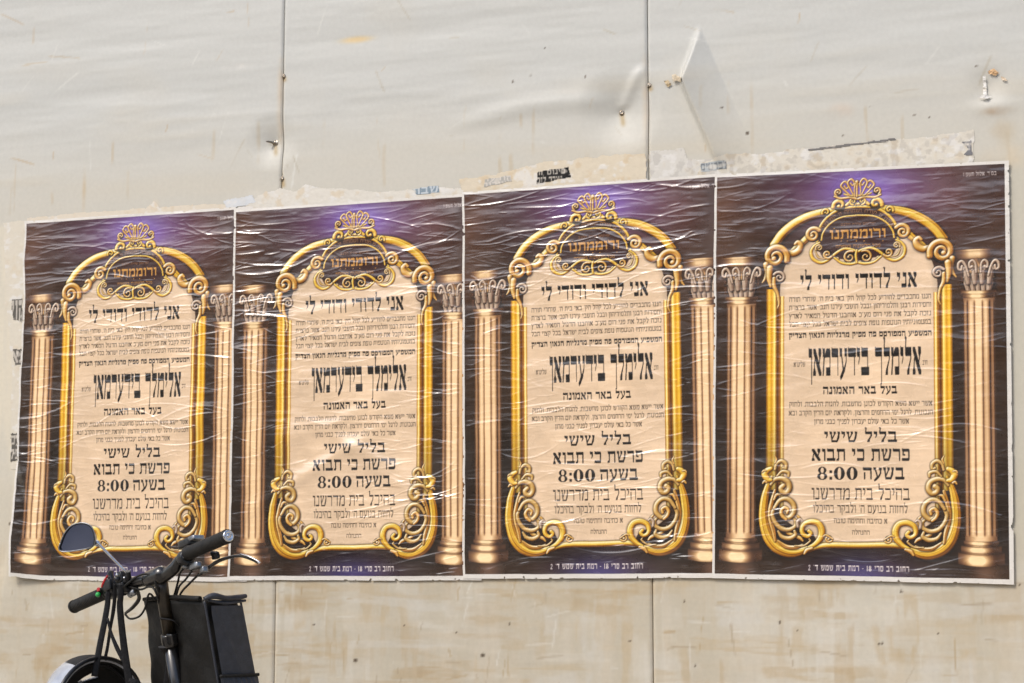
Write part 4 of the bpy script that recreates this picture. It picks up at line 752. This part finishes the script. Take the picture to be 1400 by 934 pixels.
b = MB(); part(b.lathe(P(203, 793, 4.52), P(236, 780, 4.455)-P(203, 793, 4.52), [(0, .012), (0, .0195), (.006, .021), (.05, .0215), (.064, .020), (.07, .012)], 22).sweep([P(209, 786, 4.49), P(212, 783, 4.488), P(214, 790, 4.47)], .004, 10), 'bar_clamp', 'black')
def grip(a, c, m_cap, name='grip'):
    d = (c-a).normalized(); L = (c-a).length; pr = [(0, .010), (0, .0175), (.004, .0182), (.010, .0182), (.013, .0160)]
    k = 0.016
    while k < L-.012: pr += [(k, .0160), (k+.0012, .0154), (k+.0028, .0154), (k+.004, .0161)]; k += .0062
    pr += [(L-.010, .0163), (L-.006, .0168), (L-.001, .0160), (L, .0135)]
    o = part(MB().lathe(a, d, pr, 26), name, 'rubber')
    part(MB().lathe(c-d*.001, d, [(0, .0137), (.003, .0134), (.0045, .012), (.0046, .0085), (.0036, .008), (.0036, .0045), (.0052, .004), (.0054, .0005)], 24), 'end_cap', m_cap, o); return o
grip(P(150, 808, 4.605), P(100, 830, 4.705), 'rubber'); grip(P(257, 757, 4.415), P(312, 733, 4.265), 'chrome')
# left controls: switch box with red and green buttons, mirror clamp
b = MB(); ax = (P(150, 808, 4.605)-P(175, 799, 4.56)).normalized(); uu = Vector((0, 0, 1)); uu = (uu-ax*uu.dot(ax)).normalized(); tt = ax.cross(uu)
sw = part(b.lathe(P(155, 806, 4.60)-ax*.022, ax, [(0, .012), (0, .021), (.004, .0225), (.032, .0225), (.036, .0205), (.036, .012)], 24).block(P(152, 800, 4.585), ax*.015, tt*.016, uu*.014, .35).block(P(165, 806, 4.565), ax*.010, tt*.012, uu*.016, .35), 'switch_box', 'plastic')
tc_ = (CAM-P(150, 806, 4.6)).normalized()
part(MB().lathe(P(134, 813, 4.605), tc_, [(0, .0062), (.016, .0062), (.019, .0050), (.0205, .0025), (.0208, .0002)], 18), 'button', 'green', sw)
part(MB().block(P(134.5, 806, 4.60), ax*.0065, tc_*.010, uu*.0048, .45), 'button', 'red', sw)
part(MB().sweep([P(139, 803, 4.585), P(142, 796, 4.58), P(147, 787, 4.575)], [.0022, .0035, .0024], 10), 'slide_switch', 'red', sw)
part(MB().sweep([P(152, 782, 4.60), P(151, 788, 4.59), P(156, 800, 4.58)], [.0062, .0085, .009], 14), 'indicator_lever', 'plastic', sw)
mc = part(MB().lathe(P(170, 800, 4.56)+ax*.006, ax, [(-.024, .012), (-.024, .0195), (-.002, .0205), (-.002, .012)], 22).block(P(166, 789, 4.55), ax*.013, tt*.011, uu*.013, .4).sweep([P(172, 795, 4.54), P(175, 788, 4.535), P(175, 781, 4.53)], [.0085, .0075, .006], 14).lathe(P(160, 792, 4.54), tc_, [(0, .006), (.006, .006), (.0075, .0045), (.008, .0003)], 14), 'mirror_clamp', 'plastic')
part(MB().lathe(P(178, 813, 4.55), P(186, 808, 4.53)-P(178, 813, 4.55), [(0, .003), (0, .0085), (.022, .0085), (.024, .004)], 18), 'clamp_bolt', 'alu', mc)
part(MB().lathe(P(160, 786, 4.535), tc_, [(0, .0035), (.004, .0035), (.005, .002), (.005, .0002)], 12).lathe(P(170, 790, 4.53), tc_, [(0, .003), (.004, .003), (.005, .0002)], 12), 'bolt', 'chrome', mc)
# mirror: an angular oval housing on a slim polished stalk
outl = [(82, 743), (80, 750), (83, 754), (92, 754.5), (110, 752), (126, 748), (130, 742), (130, 733), (126, 721), (118, 715.5), (108, 715), (97, 719), (88, 729)]
cen = (107, 737)
def ring(s, dep): return [P(cen[0]+(x-cen[0])*s, cen[1]+(y-cen[1])*s, dep-.0006*(x-107)) for x, y in outl]
def smooth_loop(pts, k=5):
    n = len(pts); out = []
    for i in range(n):
        a, b_, c, d = pts[i-1], pts[i], pts[(i+1) % n], pts[(i+2) % n]
        for q in range(k):
            t = q/k; out.append(.5*((2*b_)+(c-a)*t+(2*a-5*b_+4*c-d)*t*t+(3*b_-a-3*c+d)*t**3))
    return out
rings = [smooth_loop(ring(s, d)) for s, d in ((.90, 4.545), (.925, 4.542), (.965, 4.541), (1.0, 4.545), (1.01, 4.553), (.97, 4.565), (.82, 4.582), (.5, 4.592), (.05, 4.595))]
n = len(rings[0]); b = MB(); v = sum(rings, []); f = [[i*n+k, i*n+(k+1) % n, (i+1)*n+(k+1) % n, (i+1)*n+k] for i in range(len(rings)-1) for k in range(n)]
mh = part(b.add(v, f), 'mirror', 'plastic')
gl = smooth_loop(ring(.905, 4.5452)); gi = [p+((P(107, 737, 4.5445)-p)*.5) for p in gl]
part(MB().add(gl+gi+[P(107, 737, 4.5440)], [[k, (k+1) % n, n+(k+1) % n, n+k] for k in range(n)]+[[n+k, n+(k+1) % n, 2*n] for k in range(n)]), 'mirror_glass', 'mirror', mh)
part(MB().sweep(smooth_loop(ring(.985, 4.5425))+[smooth_loop(ring(.985, 4.5425))[0]], .0016, 8, curve=False), 'mirror_rim', 'alu', mh)
part(MB().sweep([P(129, 741, 4.555), P(133, 742.5, 4.548), P(137, 746, 4.545), P(175, 785, 4.53)], [.006, .0058, .0034, .0032], 14).lathe(P(130, 741, 4.55), P(137, 746, 4.545)-P(130, 741, 4.55), [(0, .004), (.002, .0075), (.010, .0075), (.013, .004)], 16), 'mirror_stalk', 'chrome', mh)
# left brake lever, seen end-on, with its cable loop
part(MB().sweep([P(186, 803, 4.54), P(190, 818, 4.55), P(182, 830, 4.57), P(171, 839, 4.60)], [.006, .0052, .0046, .0034], 12, flat=.6), 'brake_lever', 'black')
# right controls
rx = (RG-P(257, 757, 4.415)).normalized(); ru = Vector((0, 0, 1)); ru = (ru-rx*ru.dot(rx)).normalized(); rf = ru.cross(rx)
pc = part(MB().lathe(P(251, 764, 4.425), rx, [(0, .012), (0, .0185), (.003, .0195), (.02, .0195), (.023, .018), (.023, .012)], 22), 'throttle', 'plastic')
part(MB().block(P(250, 761, 4.412), rx*.012, rf*.008, ru*.0075, .5), 'throttle_tab', 'alu', pc)
dsp = part(MB().block(P(259, 743, 4.46), rx*.030, rf*.019, ru*.010, .4).sweep([P(258, 749, 4.45), P(254, 757, 4.435)], .006, 12), 'display', 'plastic')
part(MB().block(P(268, 736.5, 4.437), rx*.017, rf*.0165, ru*.0065, .45), 'display_cover', 'alu', dsp)
br = part(MB().block(P(267, 774, 4.40), rx*.022, rf*.009, ru*.0085, .5).block(P(279, 779, 4.385), rx*.009, rf*.008, ru*.008, .5).block(P(256, 771, 4.42), rx*.006, rf*.012, ru*.012, .5), 'brake_perch', 'alu')
part(MB().lathe(P(291, 757, 4.39), P(304, 759, 4.36)-P(291, 757, 4.39), [(-.004, .003), (-.004, .0062), (.003, .0074), (.010, .006), (.012, .0074), (.019, .0066), (.022, .003)], 16).block(P(295, 761, 4.385), rx*.012, rf*.006, ru*.006, .4), 'lever_pivot', 'plastic', br)
lv = part(MB().sweep([P(272, 787, 4.40), P(283, 778, 4.395), P(297, 768, 4.385), P(312, 762.5, 4.375), P(328, 760, 4.36), P(343, 764, 4.345), P(354, 769.5, 4.335)], [.0042, .0055, .006, .0052, .0050, .0052, .0048], 14, flat=.75), 'brake_lever', 'black')
part(MB().sweep([P(328, 757.4, 4.355), P(341, 761.2, 4.34), P(352, 767, 4.33), P(355, 770, 4.328)], [.0014, .0022, .0024, .0036], 10), 'silver_edge', 'chrome', lv)  # silver strip along the lever's upper edge and tip
for pts in ([(262, 781, 4.40), (254, 792, 4.43), (245, 802, 4.46), (240, 818, 4.50)], [(272, 785, 4.40), (260, 797, 4.43), (248, 810, 4.47), (241, 826, 4.51)], [(252, 776, 4.42), (246, 784, 4.44), (243, 797, 4.47), (238, 815, 4.50)],
            [(171, 840, 4.60), (178, 846, 4.58), (190, 843, 4.55), (198, 832, 4.53), (204, 812, 4.53), (214, 822, 4.53)], [(160, 812, 4.57), (172, 800, 4.525), (190, 787, 4.50), (205, 786, 4.485), (214, 800, 4.475), (222, 826, 4.505)],
            [(176, 802, 4.545), (192, 806, 4.52), (206, 802, 4.49), (214, 812, 4.48), (221, 840, 4.51)]):
    part(MB().sweep([P(*q) for q in pts], .0026, 10), 'cable', 'rubber')
# stem, hinge, head tube, fork, wheels and frame run on below the picture
S0 = P(220, 795, 4.495); down = lambda k: S0+DN*k
stem = part(MB().sweep([S0-DN*.004, down(.03), down(.155)], [.0165, .0155, .0150], 22, curve=False), 'stem', 'worn')
part(MB().lathe(down(.128), DN, [(0, .012), (0, .0195), (.004, .0205), (.026, .0205), (.030, .0190), (.030, .012)], 24).block(down(.142)+Rh*.022-Fh*.010, Rh*.012, Fh*.008, DN*.014, .4), 'stem_hinge', 'black', stem)
part(MB().sweep([down(.15), down(.52)], [.0165, .0165], 24, curve=False), 'stem_post', 'black')
part(MB().lathe(down(.50), DN, [(0, .018), (0, .027), (.01, .029), (.02, .026), (.13, .026), (.14, .029), (.15, .027), (.15, .012)], 24), 'head_tube', 'black')
BK = -Fh; LEANR = -DN; SIDE = DN.cross(Fh).normalized()
AX = down((S0.z-.255)/-DN.z)+Fh*.03; HT = down(.66)
fk = MB()
for sg in (1, -1): fk.sweep([HT+SIDE*.01*sg, HT+SIDE*.055*sg+DN*.02, AX+SIDE*.055*sg], [.014, .014, .010], 14)
part(fk, 'fork', 'black')
def wheel(cen, nm):
    root = part(MB().lathe(cen-SIDE*.05, SIDE, [(0, .008), (0, .012), (.02, .012), (.022, .03), (.028, .03), (.04, .022), (.06, .022), (.072, .03), (.078, .03), (.08, .012), (.1, .012), (.1, .008)], 20), nm, 'alu')
    r = .215; prof = [(r-.03+.03*math.cos(a)*0+.026*math.cos(a)+.02, .026*math.sin(a)) for a in np.linspace(0, 2*math.pi, 13)[:-1]]
    def torus(prof_):
        N = 48; k = len(prof_); u = DN; w_ = Fh; u = (u-SIDE*u.dot(SIDE)).normalized(); w_ = SIDE.cross(u); v = []; f = []
        for i in range(N):
            a = 2*math.pi*i/N; e = u*math.cos(a)+w_*math.sin(a); v += [cen+e*q+SIDE*h for q, h in prof_]
        for i in range(N):
            for j in range(k): f.append([i*k+j, i*k+(j+1) % k, ((i+1) % N)*k+(j+1) % k, ((i+1) % N)*k+j])
        return v, f
    part(MB().add(*torus(prof)), 'tyre', 'rubber', root); part(MB().add(*torus([(.165, -.014), (.192, -.016), (.192, .016), (.165, .014)]), ), 'rim', 'alu', root)
    sp = MB(); u = (DN-SIDE*DN.dot(SIDE)).normalized(); w_ = SIDE.cross(u)
    for i in range(20): a = 2*math.pi*i/20; e = u*math.cos(a)+w_*math.sin(a); sp.sweep([cen+e*.02+SIDE*(.025 if i % 2 else -.025), cen+e*.17], .0012, 6)
    part(sp, 'spokes', 'alu', root)
wheel(AX, 'front_wheel')
RA = AX+BK*1.02; RA.z = AX.z; BB_ = AX+BK*.60; BB_.z = .30; ST_ = BB_+BK*.16+LEANR*.40
part(MB().sweep([down(.56)+BK*.02, down(.60)+BK*.10-Vector((0, 0, .10)), BB_+Vector((0, 0, .02))], [.026, .032, .030], 18), 'frame', 'black')
part(MB().sweep([BB_, BB_+BK*.05+LEANR*.15, BB_+BK*.11+LEANR*.29], [.022, .020, .019], 16), 'seat_tube', 'black'); part(MB().sweep([BB_+BK*.10+LEANR*.25, ST_], [.0145, .0145], 14), 'seat_post', 'alu')
part(MB().block(ST_+BK*.03, BK*.13, SIDE*.075, LEANR*.028, .6), 'saddle', 'rubber')
cs = MB()
for sg in (1, -1): cs.sweep([BB_+SIDE*.02*sg, RA+SIDE*.055*sg], [.011, .010], 12); cs.sweep([BB_+BK*.10+LEANR*.26+SIDE*.015*sg, RA+SIDE*.055*sg], [.009, .009], 12)
part(cs, 'rear_stays', 'black'); wheel(RA, 'rear_wheel')
kt = BB_-SIDE*0; foot = BB_+BK*.1; foot = Vector((foot.x, foot.y, .012))+SIDE*(.20 if (SIDE.dot(Rh) < 0) else -.20)
part(MB().sweep([BB_, foot], [.009, .008], 12), 'kickstand', 'alu')
cr = MB(); cr.lathe(BB_-SIDE*.07, SIDE, [(0, .006), (0, .014), (.14, .014), (.14, .006)], 14)
for sg in (1, -1): cr.sweep([BB_+SIDE*.07*sg, BB_+SIDE*.075*sg+Fh*.155*sg], [.011, .009], 10).block(BB_+SIDE*(.075*sg+.045*sg)+Fh*.155*sg, SIDE*.045, Fh*.035, DN*.011, .4)
part(cr, 'cranks', 'alu')

# ------------------------------------------------------------------ delivery bag strapped in front of the stem
A = P(281, 822, 4.40); DB = (DN+Vector((0, 0, -.05))).normalized()
bag0 = A-Rh*.13+Fh*.055+DB*.4
bag = tag(empty('front_bag', bag0), 'black box-shaped nylon bag with a rolled top, strapped ahead of the handlebar stem', 'bag')
def bagpart(mb, name, m, par=None):
    o = mb.build(name, M[m], bag)
    if par is not None: o.parent = par; o.location = (0, 0, 0)
    return o
NB = 26; bw, bd, bh = .262, .098, .36
v = []; f = []
rB = np.random.default_rng(5)
per = []
for i in range(NB): per.append((-1+2*i/NB, -1))
for i in range(14): per.append((1, -1+2*i/14))
for i in range(NB): per.append((1-2*i/NB, 1))
for i in range(14): per.append((-1, 1-2*i/14))
nper = len(per); rows = 40; wav = [(rB.uniform(0, 6.28), rB.uniform(.4, 1)) for _ in range(6)]
for j in range(rows+1):
    t = j/rows; wd = bw*(1+.10*t); dp = bd*(1+.10*t)
    for a, c in per:
        e = max(abs(a), abs(c)); rnd = 1-.035*min(abs(a), abs(c))**8
        bul = 1+.07*math.sin(math.pi*t)*(1-abs(a) if abs(c) == 1 else 1-abs(c))
        cre = .0030*math.sin(11*t*(1+.4*a)+wav[0][0]+4*a-3*c)+.0014*math.sin(23*t-7*a+9*c+wav[1][0])
        p = A-Rh*(bw*.5)+Fh*(bd*.5)+DB*(t*bh)+Rh*(a*(wd*.5+cre)*rnd*bul-.004)+Fh*(c*(dp*.5+cre)*rnd*bul+.5*(dp-bd))
        v.append(p)
for j in range(rows):
    for k in range(nper): f.append([j*nper+k, j*nper+(k+1) % nper, (j+1)*nper+(k+1) % nper, (j+1)*nper+k])
tp = A-Rh*(bw*.5+.004)+Fh*(bd*.5)-DB*.004; v.append(tp); f += [[k, len(v)-1, (k+1) % nper] for k in range(nper)]
bt = A-Rh*(bw*.5)+Fh*(bd*.6)+DB*(bh+.006); v.append(bt); f += [[rows*nper+k, rows*nper+(k+1) % nper, len(v)-1] for k in range(nper)]
bagpart(MB().add(v, f), 'bag_body', 'cloth')
def on_side(s, t, out=.0): return A+Fh*(-.004+(bd*(1+.10*t)+.008)*s)+DB*(t*bh)+Rh*(.10*t*bw*.5+out-.002)     # right-hand face, s front, t down
# piping along the seams, rolled top, flap panel, elastic pocket
bagpart(MB().sweep([on_side(.02, t, .001) for t in np.linspace(0, 1, 12)], .0030, 8).sweep([on_side(.98, t, .001) for t in np.linspace(0, 1, 12)], .0028, 8), 'piping', 'nylon_skylit')
bagpart(MB().sweep([on_side(-.02, -.015, .006), on_side(.2, -.035, .012), on_side(.5, -.02, .014), on_side(.8, -.022, .013), on_side(1.06, -.032, .012)], [.007, .011, .0085, .010, .0075], 16, flat=.7).sweep([on_side(.08, -.005, .009), on_side(.5, .012, .012), on_side(1.04, -.002, .012)], [.003, .005, .003], 12), 'rolled_top', 'nylon_skylit')
bagpart(MB().sweep([A-Rh*bw*.98+Fh*.002-DB*.002, A-Rh*bw*.5+Fh*.0-DB*.008, A-Rh*.02-DB*.006], [.005, .006, .006], 12), 'top_hem', 'cloth')
pn_v = []; pn_f = []; ns, nt = 14, 26
for j in range(nt+1):
    for i in range(ns+1):
        s_ = .09+.85*i/ns; t = .03+.46*j/nt; fold = .0024*math.exp(-((s_-.15-.9*(t-.05))/.05)**2)+.0018*math.exp(-((s_-.3-1.2*(t-.2))/.06)**2)
        pn_v.append(on_side(s_, t, .0105+fold+.004*math.sin(math.pi*i/ns)))
for j in range(nt):
    for i in range(ns): pn_f.append([j*(ns+1)+i, j*(ns+1)+i+1, (j+1)*(ns+1)+i+1, (j+1)*(ns+1)+i])
bagpart(MB().add(pn_v, pn_f), 'side_panel', 'nylon_skylit')  # panel carrying the painted skylit tone of the right face
pk_v = []; pk_f = []; ns, nt = 30, 14
for j in range(nt+1):
    for i in range(ns+1):
        s_ = .03+.97*i/ns; t = .50+.46*j/nt; g_ = math.sin(math.pi*i/ns)**.6
        pk_v.append(on_side(s_, t, .011+g_*(.006+.020*math.sin(math.pi*min(1, j/nt*.8))**.8)+.0022*math.sin(i*1.55)*math.exp(-j/5)*g_))
for j in range(nt):
    for i in range(ns): pk_f.append([j*(ns+1)+i, j*(ns+1)+i+1, (j+1)*(ns+1)+i+1, (j+1)*(ns+1)+i])
pk = bagpart(MB().add(pk_v, pk_f), 'side_pocket', 'nylon_skylit')
bagpart(MB().sweep([on_side(.01+1.0*q, .497, .014+.007*math.sin(math.pi*q)+.001*math.sin(q*45)) for q in np.linspace(0, 1, 20)], .0036, 8, curve=False), 'elastic_hem', 'alu' if False else 'cloth', pk)
bagpart(MB().sweep([S0+DN*.09-Fh*.019, S0+DN*.095+Rh*.022, A-Rh*.13+DB*.06+Fh*.004], [.008, .008, .008], 8, flat=.25).sweep([S0+DN*.16-Fh*.024, S0+DN*.20-Rh*.03+Fh*.01, A-Rh*.215+DB*.235-Fh*.003], [.011, .011, .011], 8, flat=.3), 'mounting_strap', 'strap')

# ------------------------------------------------------------------ helmet hung on the left grip by its chin straps
hc = P(127, 958, 4.56); tow = (CAM-hc).normalized(); camr = RT
HN = (tow*.62+camr*.60-Vector((0, 0, 1))*.22).normalized()          # the open side
HU = (Vector((0, 0, 1))-HN*HN.z).normalized(); HS = HN.cross(HU)
helmet = tag(empty('bicycle_helmet', (hc.x, hc.y, hc.z-.12)), 'bicycle helmet with silvery shell and black lining, hanging from the left handlebar grip', 'helmet')
def hpart(mb, name, m, par=None, mod=None):
    o = mb.build(name, M[m], helmet)
    if par is not None: o.parent = par; o.location = (0, 0, 0)
    return o
na, nb = 64, 22; v = []; f = []; ra, rb_, rc = .106, .128, .115
def hp(a, q, k=1.): return hc+(HS*math.cos(a)*rb_*math.sin(q)+HU*math.sin(a)*ra*math.sin(q)-HN*rc*math.cos(q))*k+HN*.01*math.cos(2*a)*math.sin(q)
for j in range(nb+1):
    q = .02+(math.pi*.5+.12-.02)*j/nb
    for i in range(na): v.append(hp(2*math.pi*i/na, q))
for j in range(nb):
    for i in range(na):
        vent = (4 <= j <= 9) and ((i % 10) in (3, 4, 5)) and not (j == 4 and i % 10 != 4)
        if not vent: f.append([j*na+i, j*na+(i+1) % na, (j+1)*na+(i+1) % na, (j+1)*na+i])
sh = hpart(MB().add(v, f), 'helmet_shell', 'shell'); md = sh.modifiers.new('thickness', 'SOLIDIFY'); md.thickness = .010; md.offset = -1
rim_ = [hp(2*math.pi*i/48, math.pi*.5+.12, .995) for i in range(49)]
hpart(MB().sweep(rim_, .0050, 10, curve=False), 'rim_trim', 'plastic')
v = []; f = []
for j in range(nb+1):
    q = .02+(math.pi*.5+.10-.02)*j/nb
    for i in range(na): v.append(hp(2*math.pi*i/na, q, .875))
for j in range(nb):
    for i in range(na):
        vent = (4 <= j <= 9) and ((i % 10) in (3, 4, 5))
        if not vent: f.append([j*na+i, (j+1)*na+i, (j+1)*na+(i+1) % na, j*na+(i+1) % na])
pd = hpart(MB().add(v, f), 'padding', 'pad'); md = pd.modifiers.new('thickness', 'SOLIDIFY'); md.thickness = .014; md.offset = 1
hpart(MB().sweep([hp(a, math.pi*.5-.1, .80)+HN*.004 for a in np.linspace(.3, math.pi-.2, 14)], [.006]*3, 10, flat=.5), 'fit_band', 'strap')
def band(pts, w, name='strap'):
    P_ = [P(*q) for q in pts]; return MB().sweep(P_, w, 10, flat=.22, side=(CAM-P_[0]))
hpart(band([(152, 797, 4.578), (148, 812, 4.575), (147, 826, 4.573), (143, 850, 4.565), (137, 880, 4.555), (133, 903, 4.548), (129, 925, 4.54)], [.0062, .0068, .0075, .0080, .0082]), 'strap', 'strap')
hpart(band([(166, 798, 4.532), (165, 815, 4.535), (164, 830, 4.54), (167, 862, 4.545), (171, 895, 4.55), (177, 934, 4.55), (184, 975, 4.56)], [.0065, .0078, .0085, .0092, .0100]), 'strap', 'strap')
hpart(band([(157, 798, 4.545), (157, 815, 4.552), (155, 835, 4.558), (151, 858, 4.563), (147, 885, 4.567), (143, 903, 4.57)], [.0040, .0052, .0036, .0046]), 'strap', 'strap')
hpart(band([(147, 845, 4.56), (152, 866, 4.556), (160, 886, 4.553), (170, 905, 4.55)], [.003, .004, .0055, .006]), 'strap', 'strap')
hpart(band([(176, 930, 4.548), (187, 934, 4.55), (197, 944, 4.56)], [.006, .008, .007]), 'strap', 'strap')
